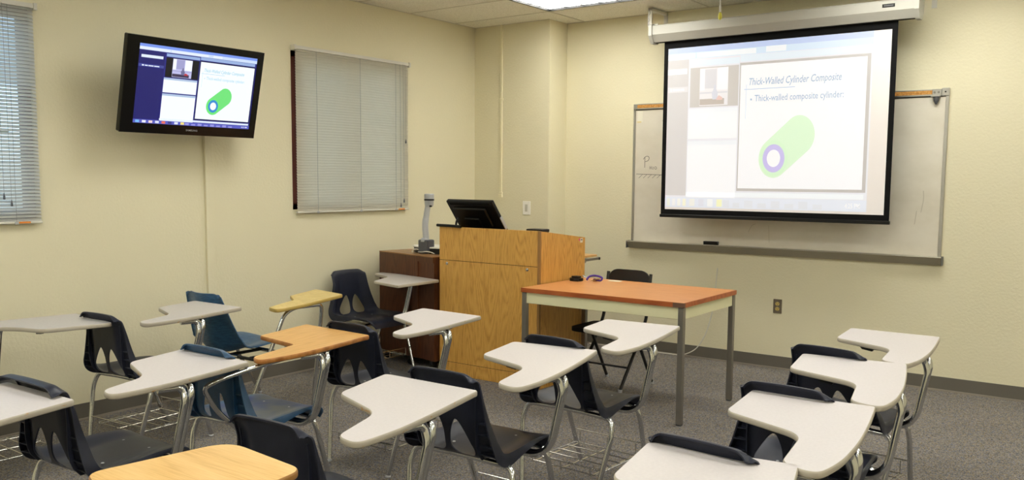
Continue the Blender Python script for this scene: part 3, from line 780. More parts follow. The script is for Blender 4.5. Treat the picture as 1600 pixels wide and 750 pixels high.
obj('pink_dot', nbox(0, 0.0005, -0.022, -0.008, 0.004, 0.02), M_pink, s)
obj('white_label', nbox(0, 0.0005, -0.003, 0.034, -0.012, 0.022), M_paper, s)
obj('label_print', nbox(0.0005, 0.0008, 0.004, 0.028, 0.006, 0.014), M_greymetal, s)
tag(s, 'pink dot and white asset label at top corner of the podium side', 'sticker')

# monitor on the podium (seen from behind, leaning back)
def monitor():
    t = empty('tablet_monitor', (1.17, -1.62, 1.06))
    W_, H_ = 0.47, 0.298
    # local frame: screen faces +y & up; top edge toward the viewer
    o = Vector((1.135, -1.575, 1.145)); 
    a = math.radians(-33)
    def loc(bm): 
        Mx = Matrix.Translation(o) @ Matrix.Rotation(math.radians(-2), 4, 'Z') @ Matrix.Rotation(math.radians(38), 4, 'X')
        return xform(bm, Mx)
    def q(*a, **k): return loc(nbox(*a, **k))
    b0 = wpart('housing', q(-W_/2, W_/2, -0.02, 0.012, -0.02, H_, 0.008, seg=2), M_black, t)
    wpart('rear_cover', q(-W_/2+0.05, W_/2-0.09, -0.036, -0.018, 0.06, 0.24, 0.008), M_black, t)
    wpart('vent_strip', q(-W_/2+0.03, W_/2-0.03, -0.0225, -0.0195, 0.262, 0.285, 0.001), M_matblack, t)
    wpart('mount_plate', q(-0.10, 0.05, -0.05, -0.034, 0.04, 0.15, 0.005), M_black, t)
    wpart('card_slot', q(W_/2-0.002, W_/2+0.006, -0.016, 0.010, 0.02, 0.14, 0.002), M_silver, t)
    wpart('display', q(-W_/2+0.02, W_/2-0.02, 0.0115, 0.013, 0.0, H_-0.02), M_gloss, t)
    wpart('stand_foot', nbox(0.93, 1.33, -1.76, -1.48, 1.061, 1.078, 0.005), M_black, t)
    wpart('stand_post', tube(bmesh.new(), [(1.06, -1.62, 1.07), (1.10, -1.60, 1.17), (1.13, -1.60, 1.24)], 0.022, 10), M_black, t)
    wpart('cable', tube(bmesh.new(), smooth_path([(0.99, -1.60, 1.30), (0.955, -1.66, 1.26), (0.94, -1.70, 1.20), (0.955, -1.70, 1.12), (1.0, -1.66, 1.08)], 0.05, 5), 0.009, 8), M_black, t, None, True)
    return tag(t, 'black flat monitor on the podium top, seen from behind and leaning back', 'monitor')
monitor()
b_ = obj('cable_cover_bar', tube(bmesh.new(), [(0.872, -1.845, 1.181), (0.99, -1.843, 1.180), (1.112, -1.841, 1.177)], 0.011, 8), M_black)
tag(b_, 'black bar lying on the front edge of the podium below the monitor', 'bar')
ph = empty('desk_phone', (1.66, -1.60, 1.061))
obj('handset', nbox(-0.070, 0.075, -0.05, 0.06, 0.085, 0.110, 0.010, seg=3), M_black, ph)
obj('base', nbox(-0.070, 0.072, -0.04, 0.06, 0.0, 0.088, 0.006), M_black, ph)
tag(ph, 'small black device standing on the podium right of the monitor', 'device')

# ------------------------------------------------------------------ dark wooden cabinet on casters
CA = math.radians(-11.5)
t = empty('equipment_cabinet', (0.105, -1.715, 0), CA)
CWd, CDp, CZ0, CZ1 = 0.755, 0.50, 0.085, 0.922
obj('body', nbox(0, 0.55, 0, CDp, CZ0, CZ1, 0.001), M_walnut, t)
bm = nbox(0.0, 0.55, -0.002, CDp, CZ1, CZ1+0.008); box(bm, 0.55, CWd, -0.002, 0.16, CZ1, CZ1+0.008); obj('top_panel', bm, M_walnut_top, t)
fr = bmesh.new(); box(fr, 0.55, CWd, 0.012, 0.16, CZ0, CZ1); obj('recessed_end', fr, M_walnut, t)
obj('end_rail', nbox(0.55, CWd, 0, 0.012, CZ1-0.045, CZ1), M_walnut, t)
for x, ys in ((0.06, (0.04, CDp-0.06)), (0.40, (0.04, CDp-0.06)), (0.70, (0.04,))):
    for y in ys:
        c = obj('caster', lathe(bmesh.new(), [(0.03, -0.012), (0.032, 0), (0.03, 0.012)], (x, y, 0.032), 16, 'X'), M_black, t)
        obj('caster_fork', nbox(x-0.018, x+0.018, y-0.02, y+0.02, 0.045, CZ0, 0.002), M_blackmetal, c)
tag(t, 'dark walnut equipment cabinet on casters between the left wall and the podium', 'cabinet')

# document camera on the cabinet
t = empty('document_camera', (0.50, -1.60, 0.93))
disc = [(0.25*math.cos(2*math.pi*k/40), 0.15*math.sin(2*math.pi*k/40)) for k in range(40)]
obj('stage', xform(prism(bmesh.new(), [(x*0.97, y*0.97) for x, y in disc], 0.0, 0.045), Matrix.Translation((0.12, 0.06, 0))), M_black, t)
obj('stage_plate', xform(prism(bmesh.new(), disc, 0.045, 0.055), Matrix.Translation((0.12, 0.06, 0))), M_doc_white, t)
bs = obj('arm_base', xform(nbox(-0.052, 0.052, -0.045, 0.045, 0.0, 0.115, 0.012, seg=2), Matrix.Translation((0.100, -0.07, 0))), M_greymetal, t)
obj('hinge', nbox(0.075, 0.125, -0.118, -0.06, 0.09, 0.13, 0.01), M_silver, t)
path = smooth_path([(0.100, -0.07, 0.10), (0.086, -0.07, 0.24), (0.096, -0.06, 0.33), (0.112, -0.05, 0.43)], 0.06, 6)
obj('arm', tube(bmesh.new(), path, [0.026 if i < 8 else 0.024 for i in range(len(path))], 14), M_silver, t, True)
obj('camera_head', lathe(bmesh.new(), [(0.030, 0.385), (0.036, 0.40), (0.040, 0.46), (0.040, 0.485), (0.036, 0.490)], (0.115, -0.05, 0), 18), M_silver, t, True)
obj('focus_ring', lathe(bmesh.new(), [(0.0415, 0.435), (0.0415, 0.448)], (0.115, -0.05, 0), 18), M_black, t)
obj('knob', lathe(bmesh.new(), [(0.008, -0.004), (0.008, 0.012)], (0.145, -0.07, 0.39), 10, 'X'), M_black, t)
obj('cable', tube(bmesh.new(), smooth_path([(0.05, -0.115, 0.012), (0.10, -0.135, 0.014), (0.17, -0.14, 0.025), (0.21, -0.13, 0.018), (0.235, -0.12, 0.006)], 0.05, 5), 0.004, 6), M_white, t, None)
obj('cable', tube(bmesh.new(), smooth_path([(-0.02, -0.11, 0.006), (-0.015, -0.11, 0.03), (0.03, -0.11, 0.035), (0.05, -0.10, 0.03)], 0.03, 5), 0.0045, 6), M_white, t, None)
tag(t, 'silver document camera with upright arm standing on the dark cabinet', 'document camera')

# ------------------------------------------------------------------ teacher table
TX0, TX1, TY0, TY1, TZ = 1.856, 3.103, -2.078, -1.232, 0.785
t = empty('teacher_table', ((TX0+TX1)/2, TY0, 0))
top = wpart('tabletop', nbox(TX0+0.003, TX1-0.003, TY0+0.003, TY1-0.003, TZ-0.03, TZ, 0.001), M_tabletop, t)
bm = bmesh.new()
box(bm, TX0, TX1, TY0, TY0+0.004, TZ-0.031, TZ-0.0005); box(bm, TX0, TX1, TY1-0.004, TY1, TZ-0.031, TZ-0.0005)
box(bm, TX0, TX0+0.004, TY0, TY1, TZ-0.031, TZ-0.0005); box(bm, TX1-0.004, TX1, TY0, TY1, TZ-0.031, TZ-0.0005)
wpart('edge_band', bm, M_tableedge, t, top)
wpart('corner_patch', nbox(TX1-0.075, TX1+0.0015, TY0-0.0015, TY0+0.02, TZ-0.031, TZ-0.001), mat('worn_corner', (104, 74, 56), 0.6), t, top)
for (n, a) in (('apron', (TX0+0.04, TX1-0.04, TY0+0.012, TY0+0.03)), ('apron', (TX0+0.04, TX1-0.04, TY1-0.03, TY1-0.012)), ('apron', (TX0+0.014, TX0+0.032, TY0+0.04, TY1-0.04)), ('apron', (TX1-0.032, TX1-0.014, TY0+0.04, TY1-0.04))):
    wpart(n, nbox(*a, TZ-0.108, TZ-0.031, 0.002), M_cream, t)
for x in (TX0+0.005, TX1-0.042):
    for y in (TY0+0.005, TY1-0.042):
        lg = wpart('leg', nbox(x, x+0.037, y, y+0.037, 0.008, TZ-0.031, 0.003), M_steel, t)
        wpart('foot', nbox(x+0.004, x+0.033, y+0.004, y+0.033, 0, 0.01), M_greymetal, t, lg)
tag(t, 'teacher table with orange-brown top, cream apron and square grey metal legs', 'table')
# things on the table
t = empty('remote_control', (1.935, -1.47, TZ))
poly = round_poly([(-0.05, -0.02), (-0.03, -0.045), (0.01, -0.04), (0.045, -0.028), (0.055, 0.01), (0.03, 0.04), (-0.02, 0.045), (-0.05, 0.02)], 0.02, 4)
bm = bmesh.new(); prism(bm, poly, 0.0, 0.022); prism(bm, [(x*0.72, y*0.72) for x, y in poly], 0.022, 0.036)
obj('body', bm, M_black, t, True)
obj('handle', xform(nbox(-0.018, 0.018, -0.06, -0.03, 0.002, 0.018, 0.004), Matrix.Rotation(0.5, 4, 'Z')), M_black, t)
obj('button', nbox(0.0, 0.01, -0.01, 0.0, 0.036, 0.039), M_greymetal, t)
tag(t, 'small black handheld device lying on the table against the podium', 'handheld device')
t = empty('key_bunch', (2.03, -1.40, TZ))
obj('lanyard', tube(bmesh.new(), smooth_path([(-0.035, -0.02, 0.006), (-0.03, 0.0, 0.03), (0.0, 0.02, 0.04), (0.05, 0.02, 0.036), (0.09, 0.0, 0.028), (0.085, -0.01, 0.008), (0.05, -0.01, 0.01), (0.0, 0.03, 0.008)], 0.03, 5), 0.0075, 8), M_purple, t, True)
for k, (x, y, a) in enumerate(((0.02, -0.02, 0.4), (0.04, -0.03, -0.4), (0.06, -0.01, 1.2), (-0.055, -0.01, 2.6))):
    bm = prism(bmesh.new(), round_poly([(-0.012, -0.012), (0.012, -0.012), (0.012, 0.012), (-0.012, 0.012)], 0.01, 4), 0, 0.003)
    box(bm, 0.01, 0.04, -0.004, 0.004, 0, 0.0025)
    xform(bm, Matrix.Translation((x, y, 0.006+0.006*k)) @ Matrix.Rotation(a, 4, 'Z') @ Matrix.Rotation(-0.25, 4, 'Y'))
    obj('key', bm, M_brass if k < 3 else M_silver, t)
tag(t, 'bunch of brass keys on a purple lanyard lying on the table', 'keys')
pc = obj('paper_slip', xform(nbox(-0.05, 0.05, -0.03, 0.03, 0, 0.001), Matrix.Translation((2.17, -1.30, TZ)) @ Matrix.Rotation(0.2, 4, 'Z')), M_paper)
tag(pc, 'small white slip of paper lying near the back edge of the table', 'paper')

# folding chair behind the table
t = empty('folding_chair', (2.17, -1.30, 0))
def fc(x): return x-2.17
XL, XR = -0.185, 0.185
poly = round_poly([(-0.185, 0.0), (0.185, 0.0), (0.175, 0.19), (-0.175, 0.19)], [0.01, 0.01, 0.09, 0.09], 8)
bm = prism(bmesh.new(), poly, -0.008, 0.008)
xform(bm, Matrix.Translation((0, 0.20, 0.665)) @ Matrix.Rotation(math.radians(90-9), 4, 'X'))
obj('backrest', bm, M_blackmetal, t, True)
poly = round_poly([(-0.19, -0.36), (0.19, -0.36), (0.19, 0.04), (-0.19, 0.04)], [0.10, 0.10, 0.06, 0.06], 8)
obj('seat', prism(bmesh.new(), poly, 0.435, 0.462), M_matblack, t, True)
for x in (XL, XR):
    f = obj('front_leg', tube(bmesh.new(), smooth_path([(x, 0.225, 0.83), (x, 0.165, 0.50), (x, 0.10, 0.40), (x, -0.22, 0.015)], 0.12, 6), 0.0125, 10), M_blackmetal, t, True)
    obj('glide', lathe(bmesh.new(), [(0.015, 0), (0.015, 0.02)], (x, -0.22, 0), 10), M_silver, f)
for x in (-0.155, 0.24):
    f = obj('rear_leg', tube(bmesh.new(), [(x*0.97, -0.10, 0.43), (x, 0.17, 0.015)], 0.0125, 10), M_blackmetal, t, True)
    obj('glide', lathe(bmesh.new(), [(0.015, 0), (0.015, 0.02)], (x, 0.17, 0), 10), M_silver, f)
obj('stretcher', tube(bmesh.new(), [(XL, -0.10, 0.16), (XR, -0.10, 0.16)], 0.008, 8), M_blackmetal, t)
tag(t, 'black metal folding chair behind the teacher table', 'chair')

# loose wall cable
cb = obj('loose_cable', tube(bmesh.new(), smooth_path([(2.44, -0.02, 0.80), (2.42, -0.03, 0.45), (2.36, -0.04, 0.22), (2.28, -0.05, 0.08), (2.15, -0.05, 0.012), (1.8, -0.04, 0.010), (1.2, -0.05, 0.010)], 0.12, 7), 0.0045, 6), M_white, None, True)
tag(cb, 'thin white cable hanging down the front wall and running along the baseboard', 'cable')

# ------------------------------------------------------------------ tablet-arm desks
XC = 0.06
def catmull(C, t):
    n = len(C)-1; x = t*n; i = min(int(x), n-1); f = x-i
    p0, p1, p2, p3 = C[max(i-1, 0)], C[i], C[i+1], C[min(i+2, n)]
    return [0.5*((2*b)+(-a+c)*f+(2*a-5*b+4*c-d)*f*f+(-a+3*b-3*c+d)*f**3) for a, b, c, d in zip(p0, p1, p2, p3)]
# y, z, half width, side raise, flange depth
PROF_STD = [(.232, .382, .160, .002, .010), (.222, .420, .190, .004, .014), (.178, .446, .204, .008, .010), (.08, .448, .214, .016, .015), (-.05, .438, .224, .022, .032),
            (-.155, .430, .232, .030, .052), (-.214, .443, .236, .036, .052), (-.243, .485, .230, .038, .048), (-.252, .545, .208, .036, .042), (-.258, .615, .188, .028, .030),
            (-.266, .69, .173, .022, .018), (-.276, .748, .172, .012, .012), (-.286, .780, .171, .004, .008), (-.297, .796, .168, .0, .006), (-.312, .797, .164, .0, .004)]
PROF_FLARE = PROF_STD[:-3] + [(-.288, .780, .182, .004, .008), (-.310, .799, .200, .0, .004), (-.345, .796, .214, .0, .003)]
PROF_BUCKET = [(.245, .405, .17, .0, .006), (.235, .432, .205, .002, .006), (.17, .440, .232, .015, .006), (.06, .428, .250, .03, .006), (-.06, .408, .262, .045, .006), (-.15, .400, .266, .06, .006),
               (-.222, .425, .262, .075, .006), (-.262, .480, .250, .080, .006), (-.280, .55, .232, .070, .006), (-.292, .63, .212, .056, .006), (-.303, .71, .192, .044, .006), (-.312, .775, .176, .034, .006), (-.317, .803, .168, .030, .006)]
def shell_bm(prof, NV=48, NU=30, lip=0.007, flat=0.5, top0=0.80):
    bm = bmesh.new(); C = [list(p) for p in prof]; rows = []
    for i in range(NV+1):
        t = i/NV
        y, z, w, ra, fl = catmull(C, t)
        y2, z2 = catmull(C, min(t+0.01, 1))[:2]; y1, z1 = catmull(C, max(t-0.01, 0))[:2]
        T = Vector((0, y2-y1, z2-z1)).normalized()
        n = Vector((0, -T.z, T.y))
        if n.y < 0 and n.z < 0: n = -n
        n = Vector((0, T.z, -T.y)) if (T.y < 0 and False) else n
        # normal towards the sitter: up on the seat, forward on the back
        n = Vector((0, T.z, -T.y))
        row = []
        for k in range(NU+1):
            s = (k/NU*2-1)
            a = max(0, (abs(s)-flat)/(1-flat)); f = a*a*(3-2*a)
            p = Vector((s*w, y, z)) + n*(ra*f)
            tw = max(0, (t-top0)/(1-top0))
            if tw > 0:
                c = max(0, (abs(s)-0.70)/0.30)
                p.z -= (0.024*c*c + 0.006*s*s)*min(1, tw*1.5); p.x -= math.copysign(0.010*c*c*tw, s)
            row.append(bm.verts.new(p))
        # flange, turned away from the sitter
        for side in (0, 1):
            e = row[0] if side == 0 else row[-1]
            sg = -1 if side == 0 else 1
            m1 = bm.verts.new(e.co + Vector((sg*0.006, 0, 0)) - n*fl*0.35)
            m2 = bm.verts.new(e.co + Vector((sg*0.007, 0, 0)) - n*fl)
            if side == 0: row = [m2, m1]+row
            else: row = row+[m1, m2]
        rows.append(row)
    for A, B in zip(rows, rows[1:]):
        for k in range(len(A)-1): bm.faces.new((A[k], A[k+1], B[k+1], B[k]))
    bmesh.ops.recalc_face_normals(bm, faces=bm.faces)
    return bm, rows
def solid(bm, th):
    bmesh.ops.solidify(bm, geom=bm.faces[:], thickness=th); return bm
def mesh_boolean(bm, cutters):
    me = bpy.data.meshes.new('t'); bmesh.ops.recalc_face_normals(bm, faces=bm.faces); bm.to_mesh(me); bm.free(); o = bpy.data.objects.new('t', me); COL.objects.link(o); cs = []
    for c in cutters:
        mc = bpy.data.meshes.new('c'); bmesh.ops.recalc_face_normals(c, faces=c.faces); c.to_mesh(mc); c.free(); oc = bpy.data.objects.new('c', mc); COL.objects.link(oc); cs.append(oc)
        md = o.modifiers.new('b', 'BOOLEAN'); md.object = oc; md.operation = 'DIFFERENCE'; md.solver = 'EXACT'
    bpy.context.view_layer.update()
    ev = o.evaluated_get(bpy.context.evaluated_depsgraph_get())
    res = bpy.data.meshes.new_from_object(ev)
    out = bmesh.new(); out.from_mesh(res)
    for oc in cs: bpy.data.objects.remove(oc)
    bpy.data.objects.remove(o)
    return out
def hole_cutter(sign, style):
    if style != 'slot':
        pts = [(.030, .578), (.044, .594), (.062, .586), (.086, .556), (.112, .516), (.130, .482), (.128, .457), (.110, .446), (.076, .445), (.040, .449), (.018, .466), (.012, .494), (.016, .540)]
    else:
        pts = [(.040, .570), (.050, .582), (.062, .574), (.074, .540), (.084, .500), (.088, .470), (.080, .455), (.062, .453), (.046, .462), (.040, .490), (.036, .530)]
    pts = [Vector((sign*x, 0, z)) for x, z in pts]
    sm = []
    n = len(pts)
    for i in range(n):
        for f in (0, 0.33, 0.66):
            p = [pts[(i+j-1) % n] for j in range(4)]
            sm.append(Vector(catmull([list(p[0]), list(p[1]), list(p[2]), list(p[3])], (1+f)/3)))
    bm = bmesh.new()
    a = [bm.verts.new((p.x, -0.42, p.z)) for p in sm]; b = [bm.verts.new((p.x, -0.14, p.z+0.0)) for p in sm]
    m = len(sm)
    for i in range(m): bm.faces.new((a[i], a[(i+1) % m], b[(i+1) % m], b[i]))
    bm.faces.new(a); bm.faces.new(b[::-1])
    return bm
def make_shell(style, worn=False):
    if style == 'bucket':
        bm, rows = shell_bm(PROF_BUCKET, lip=0.004, flat=0.1, top0=0.93); solid(bm, 0.006)
        return bm
    bm, rows = shell_bm(PROF_FLARE if style == 'flare' else PROF_STD); solid(bm, 0.006)
    bm = mesh_boolean(bm, [hole_cutter(1, style), hole_cutter(-1, style)])
    # gussets in the channel behind each side rim, and the ridge that bounds the centre panel
    prof = PROF_STD
    def at(z):
        best = None
        for i in range(400):
            t = 0.42+0.5*i/400; p = catmull([list(q) for q in prof], t)
            if best is None or abs(p[1]-z) < abs(best[1]-z): best = p
        return best
    for sg in (-1, 1):
        for z in (.462, .500, .545, .590):
            y, zz, w, ra, fl = at(z)
            q = [(sg*.152, y-.004), (sg*(w+.004), y+ra-fl), (sg*(w+.004), y+ra-.004), (sg*(w-.03), y+ra*.6), (sg*.152, y+.002)]
            prism(bm, q if sg > 0 else q[::-1], z-.002, z+.002)
        zs = [.435+.03*i for i in range(11)]
        A = []
        for z in zs:
            y, zz, w, ra, fl = at(z); x = min(.152, w-.016)
            d = .016*max(0.15, 1-max(0, z-.55)/.18)
            A.append([bm.verts.new((sg*(x+dx), y+dy, z)) for dx, dy in ((-.003, .002), (-.002, -d), (.002, -d), (.003, .002))])
        for P_, Q_ in zip(A, A[1:]):
            for k in range(4): bm.faces.new((P_[k], P_[(k+1) % 4], Q_[(k+1) % 4], Q_[k]))
        bm.faces.new(A[0]); bm.faces.new(A[-1][::-1])
    return bm
SHELLS = {}
def shell_obj(key, root, m):
    if key not in SHELLS:
        bm = make_shell(key); bmesh.ops.translate(bm, vec=(XC, 0, 0), verts=bm.verts)
        o = obj('seat_shell', bm, [m, M_blueworn], root, True); SHELLS[key] = o.data; return o
    me = SHELLS[key]
    if me.materials[0] != m:
        me = me.copy(); me.materials[0] = m
    o = bpy.data.objects.new('seat_shell', me); COL.objects.link(o); o.parent = root; return o

OUT1 = ([(.262, .600), (-.177, .540), (-.108, .190), (.205, .088), (.272, -.215), (.392, -.250), (.402, -.10), (.374, .12), (.318, .38)], [.016, .028, .045, .075, .045, .06, .12, .12, .12])
OUT2 = ([(.300, .515), (-.175, .538), (-.105, .192), (.190, .062), (.272, -.210), (.378, -.238), (.386, -.06), (.362, .14)], [.016, .028, .045, .07, .045, .05, .12, .12])
OUTG = ([(.300, .490), (-.175, .508), (-.105, .185), (.190, .062), (.272, -.200), (.370, -.228), (.380, -.05), (.362, .14)], [.016, .028, .045, .07, .045, .05, .12, .12])
OUTF = ([(.300, .492), (-.175, .505), (-.105, .180), (.190, .062), (.272, -.165), (.370, -.190), (.380, -.04), (.362, .14)], [.016, .028, .045, .07, .045, .05, .12, .12])
OUT3 = ([(.30, .505), (-.21, .545), (-.135, .165), (.185, .105), (.262, -.205), (.345, -.235), (.372, -.05), (.355, .14)], [.02, .022, .02, .022, .04, .04, .12, .12])
OUTK = ([(.272, .547), (-.089, .615), (.052, .267), (.232, .150), (.372, -.165), (.490, -.195), (.455, .02), (.36, .30)], [.03, .04, .012, .015, .03, .05, .2, .2])
OUTJ = ([(.275, .535), (-.10, .570), (-.16, .16), (.16, .06), (.25, -.22), (.36, -.25), (.36, .0)], [.05, .09, .05, .07, .04, .05, .1])
OUTH = ([(.300, .545), (-.177, .500), (-.105, .160), (.155, .085), (.235, -.25), (.36, -.30), (.385, -.06), (.365, .14)], [.016, .03, .05, .25, .045, .05, .12, .12])
TZ0, TZ1 = 0.7330, 0.7545
def tablet(root, out, mt, me_, zt=TZ1, name='tabletop'):
    poly = round_poly(out[0], out[1], 8)
    n = len(poly)
    def inset(d):
        r = []
        # orientation
        A = sum(poly[i][0]*poly[(i+1) % n][1]-poly[(i+1) % n][0]*poly[i][1] for i in range(n))
        sg = 1 if A > 0 else -1
        for i in range(n):
            a, b, c = Vector(poly[i-1]), Vector(poly[i]), Vector(poly[(i+1) % n])
            t = (c-a)
            if t.length < 1e-9: t = (b-a)
            t.normalize(); nrm = Vector((-t.y, t.x))*sg
            r.append((b.x+nrm.x*d, b.y+nrm.y*d))
        return r
    rings = [(0.0045, zt-0.0215), (0.0012, zt-0.0195), (0.0, zt-0.016), (0.0, zt-0.006), (0.0012, zt-0.0018), (0.0038, zt)]
    bm = bmesh.new(); vr = []
    for d, z in rings: vr.append([bm.verts.new((x, y, z)) for x, y in inset(d)])
    for A, B in zip(vr, vr[1:]):
        for i in range(n): bm.faces.new((A[i], A[(i+1) % n], B[(i+1) % n], B[i]))
    f = bm.faces.new(vr[0][::-1])
    bm2 = bmesh.new(); ip = inset(0.0036)
    t = prism(bm2, ip, zt-0.004, zt+0.0003)
    top = obj(name, bm2, mt, root)
    e = obj('edge_band', bm, me_, top); 
    for p in e.data.polygons: p.use_smooth = len(p.vertices) == 4
    return top
LEG_R = 0.0125
def std_legs(root, spread=0.0):
    for sx in (-1, 1):
        for (nm, ys, yf, xs, xf, y0) in (('front', .155, .262, .215, .210, .14), ('rear', -.180, -.245, .258, .220, -.155)):
            pts = [(XC+sx*0.06, y0, .412), (XC+sx*(xs-.005), y0, .406), (XC+sx*(xs+.012), ys, .33), (XC+sx*xf, yf, .014)]
            lg = obj('leg', tube(bmesh.new(), smooth_path(pts, [0, .06, .05, 0], 8), LEG_R, 12), M_chrome, root, True)
            obj('glide', lathe(bmesh.new(), [(.011, 0), (.015, .002), (.015, .008), (.008, .014), (.008, .024)], (XC+sx*xf, yf, 0), 12), M_silver, lg, True)
    bm = bmesh.new()
    for y in (.14, -.155): tube(bm, [(XC-.10, y, .412), (XC+.10, y, .412)], LEG_R, 10)
    for x in (-.085, .085): tube(bm, [(XC+x, -.165, .412), (XC+x, .14, .412)], .009, 8)
    box(bm, XC-.14, XC+.14, .02, .05, .415, .42)
    obj('seat_frame', bm, M_chrome, root, True)
def basket(root):
    bm = bmesh.new(); r = .0032; x0, x1 = XC-.195, XC+.195; y0, y1 = -.205, .19; z = .128
    for k in range(6):
        y = y0+(y1-y0)*k/5; tube(bm, [(x0, y, z), (x1, y, z)], r, 6)
    for k in range(3):
        x = x0+.02+(x1-x0-.04)*k/2
        tube(bm, smooth_path([(x, y0-.012, z+.035), (x, y0-.012, z-.004), (x, y1+.012, z-.004), (x, y1+.012, z+.062)], .012, 3), r, 6)
    tube(bm, [(XC-.207, y1+.03, .190), (XC+.207, y1+.03, .190)], r*1.15, 6)
    tube(bm, [(XC-.222, y0-.02, .166), (XC+.222, y0-.02, .166)], r*1.15, 6)
    for x in (x0, x1): tube(bm, [(x, y0, z), (x, y1, z)], r, 6)
    obj('book_basket', bm, M_wire, root)
def arm_tubes(root, r=.0132):
    A = [(XC+.02, .100, .392), (.325, .100, .390), (.366, .152, .690), (.352, .158, .722), (.28, .165, .7235)]
    B = [(XC+.02, .074, .390), (.328, .074, .388), (.365, .122, .665), (.350, .125, .705), (.345, .112, .722), (.325, .03, .7235)]
    obj('support_tube', tube(bmesh.new(), smooth_path(A, [0, .10, .03, .03, 0], 10), r, 14), M_chrome, root, True)
    obj('support_tube', tube(bmesh.new(), smooth_path(B, [0, .10, .03, .02, .02, 0], 10), r, 14), M_chrome, root, True)
def brackets(root, white=False):
    m = M_white if white else M_blackmetal
    obj('tablet_bracket', nbox(.09, .35, .13, .19, .7295, .7335, .001), m, root)
    obj('tablet_bracket', nbox(.24, .34, -.05, .10, .7295, .7335, .001), m, root)
    bm = prism(bmesh.new(), [(-.02, 0), (.07, 0), (.05, .028), (.0, .022)], -.008, .008)
    xform(bm, Matrix.Translation((.02, .215, .733)) @ Matrix.Rotation(math.radians(-90), 4, 'X'))
    obj('hanger_hook', bm, m, root)
def rivets(root, shell):
    for x in (-.09, .09):
        for y in (.10, -.10): obj('rivet', lathe(bmesh.new(), [(.007, 0), (.006, .002), (.002, .003)], (XC+x, y, .4465 if y > 0 else .437), 10), M_silver, shell, True)
def make_desk(style, mt, me_, out, plastic, white=False, rod=False, name='tablet_arm_desk'):
    t = empty(name)
    sh = shell_obj(style, t, plastic)
    rivets(t, sh)
    std_legs(t)
    if not rod: basket(t)
    arm_tubes(t)
    brackets(t, white)
    tablet(t, out, mt, me_)
    if rod:
        pts = [(.30, -.06, .7275), (.325, -.24, .722), (.320, -.42, .700), (.285, -.475, .672), (.262, -.40, .56), (.250, -.245, .41), (.20, -.17, .402)]
        obj('arm_rod', tube(bmesh.new(), smooth_path(pts, [0, .06, .08, .06, .06, .05, 0], 7), .0105, 12), M_chrome, t, True)
    return t
def mirror_tree(root):
    """a left-handed desk: every part mesh mirrored about the seat's centre line"""
    def rec(o):
        if o.type == 'MESH':
            me = o.data.copy(); o.data = me
            bm = bmesh.new(); bm.from_mesh(me)
            for v in bm.verts: v.co.x = -v.co.x
            bmesh.ops.reverse_faces(bm, faces=bm.faces); bm.to_mesh(me); bm.free()
        for c in o.children: rec(c)
    rec(root)

GRP = 'tablet-arm desks of the classroom'
d1 = make_desk('drop', M_lam, M_edge, OUT1, M_plast)
def place(o, x, y, deg, label):
    o.location = (x, y, 0); o.rotation_euler = (0, 0, math.radians(deg))
    return tag(o, label, 'desk chair', GRP)
place(d1, 3.123, -4.175, 1.0, 'charcoal desk chair in centre of picture, its tablet below the left end of the table')
T1 = [
 (3.090, -3.295, -2.9, 'charcoal desk chair nearest the teacher table, its tablet overlapping the table front leg'),
 (4.238, -2.735, -7.5, 'charcoal desk chair at the right, rearmost of its column and nearest the front wall'),
 (4.313, -3.593, -2.0, 'charcoal desk chair at the right, second from the front wall in its column'),
 (4.366, -4.425, -4.7, 'charcoal desk chair at the right, third from the front wall in its column'),
 (4.406, -5.250, -0.2, 'desk chair at the bottom right corner, only its grey tablet in the picture'),
]
for a in T1: place(copy_tree(d1), *a)
d2 = make_desk('drop', M_lam, M_edge_w, OUT2, M_plast)
d4 = make_desk('flare', M_lam, M_edge_w, OUTF, M_plast)
place(d2, 3.158, -5.058, 3.7, 'charcoal desk chair with its large grey tablet at bottom centre, behind the yellow tablet')
T2 = [
 (2.024, -3.626, 0.3, 'charcoal desk chair just left of the podium front, its tablet in front of the podium'),
]
for a in T2: place(copy_tree(d2), *a)
place(d4, 2.045, -5.228, 2.0, 'charcoal desk chair at bottom left with its full seat in view and flared back edge')
dI = place(copy_tree(d2), 2.13, -6.05, 5, 'desk chair at the left edge, its grey tablet under a flared chair back')
d3 = make_desk('drop', M_lam_day, M_edge_w, OUTG, M_plast)
place(d3, 0.700, -4.262, 3.5, 'charcoal desk chair beside the left wall, its tablet in front of the outlet')
dl = make_desk('drop', M_lam_day, M_edge, OUT2, M_plast, white=True); mirror_tree(dl)
place(dl, 0.405, -2.165, -92.3, 'left-handed charcoal desk chair turned sideways beside the dark cabinet')
dh = make_desk('drop', M_lam_day, M_edge, OUTH, M_plast); mirror_tree(dh)
place(dh, 0.735, -5.045, 0, 'left-handed desk chair along the left wall, its seat cut off by the picture edge')
de = make_desk('slot', M_oaktop, M_oakedge, OUT3, M_blue, rod=True)
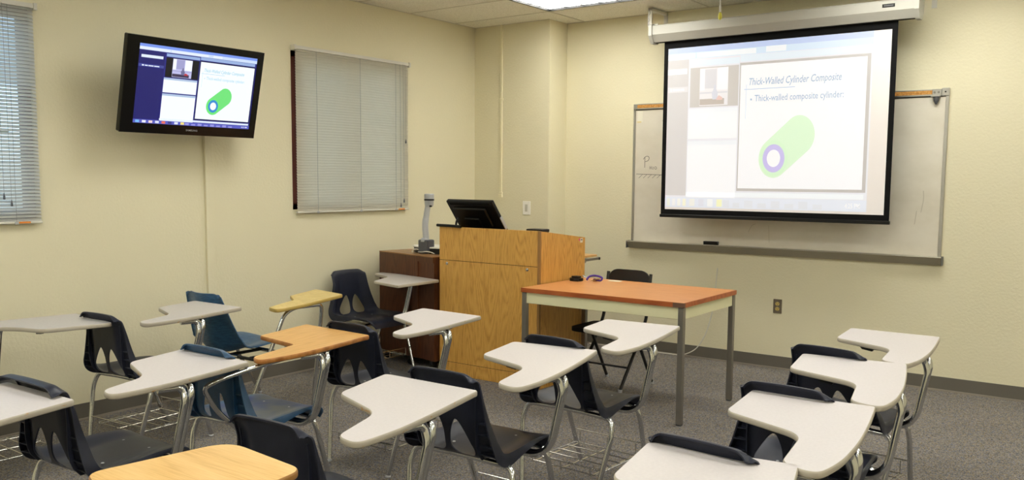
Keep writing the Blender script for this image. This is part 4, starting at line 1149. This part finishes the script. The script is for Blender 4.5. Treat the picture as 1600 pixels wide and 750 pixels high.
for p in [c for c in de.children if c.name.startswith('seat_shell')][0].data.polygons:
    c = p.center
    if c.z < 0.46 and -0.19 < c.y < 0.19 and p.normal.z > 0.5 and abs(c.x-XC) < 0.20: p.material_index = 1
place(de, 1.985, -4.465, 1.9, 'dark blue desk chair with oak tablet, chrome arm rod and worn blue seat')
# maple tablet desk at the bottom left
dj = make_desk('drop', M_yel, M_yeledge, OUTJ, M_plast)
place(dj, 3.33, -6.05, 0, 'desk chair at the bottom edge, only its light maple tablet in the picture')

# desk with smooth bucket shell
t = empty('bucket_seat_desk')
sh = make_shell('bucket'); bmesh.ops.translate(sh, vec=(-0.20, 0.055, 0), verts=sh.verts)
obj('bucket_shell', sh, M_fibre, t, True)
q = smooth_path([(.27, -.30, .012), (.345, -.02, .69), (.345, .06, .722), (.36, .26, .722), (.33, .30, .69), (.30, .235, .012)], [0, .06, .06, .05, .05, 0], 7)
obj('arm_frame', tube(bmesh.new(), q, .0125, 12), M_chrome, t, True)
for (pts) in ([(-.02, -.10, .385), (-.33, -.10, .385), (-.40, -.14, .33), (-.43, -.26, .012)], [(-.02, .14, .39), (-.36, .14, .39), (-.40, .17, .33), (-.41, .36, .012)]):
    lg = obj('leg', tube(bmesh.new(), smooth_path(pts, [0, .06, .06, 0], 6), .0125, 12), M_chrome, t, True)
    obj('glide', lathe(bmesh.new(), [(.013, 0), (.016, .008), (.009, .02)], (*pts[-1][:2], 0), 12), M_silver, lg, True)
bm = bmesh.new()
tube(bm, smooth_path([(-.10, -.10, .385), (.20, -.10, .385), (.315, -.13, .40)], .05, 5), .011, 8); tube(bm, smooth_path([(-.10, .14, .39), (.20, .14, .39), (.33, .25, .42)], .05, 5), .011, 8)
tube(bm, [(-.10, -.10, .39), (-.10, .14, .39)], .011, 8); tube(bm, [(.10, -.10, .39), (.10, .14, .39)], .011, 8)
obj('seat_frame', bm, M_blackmetal, t, True)
tablet(t, OUTK, M_yel2, M_yel2edge, zt=0.752)
t.location = (0.71, -3.487, 0)
tag(t, 'desk chair with smooth blue bucket seat and pale yellow tablet beside the outlet', 'desk chair', GRP)
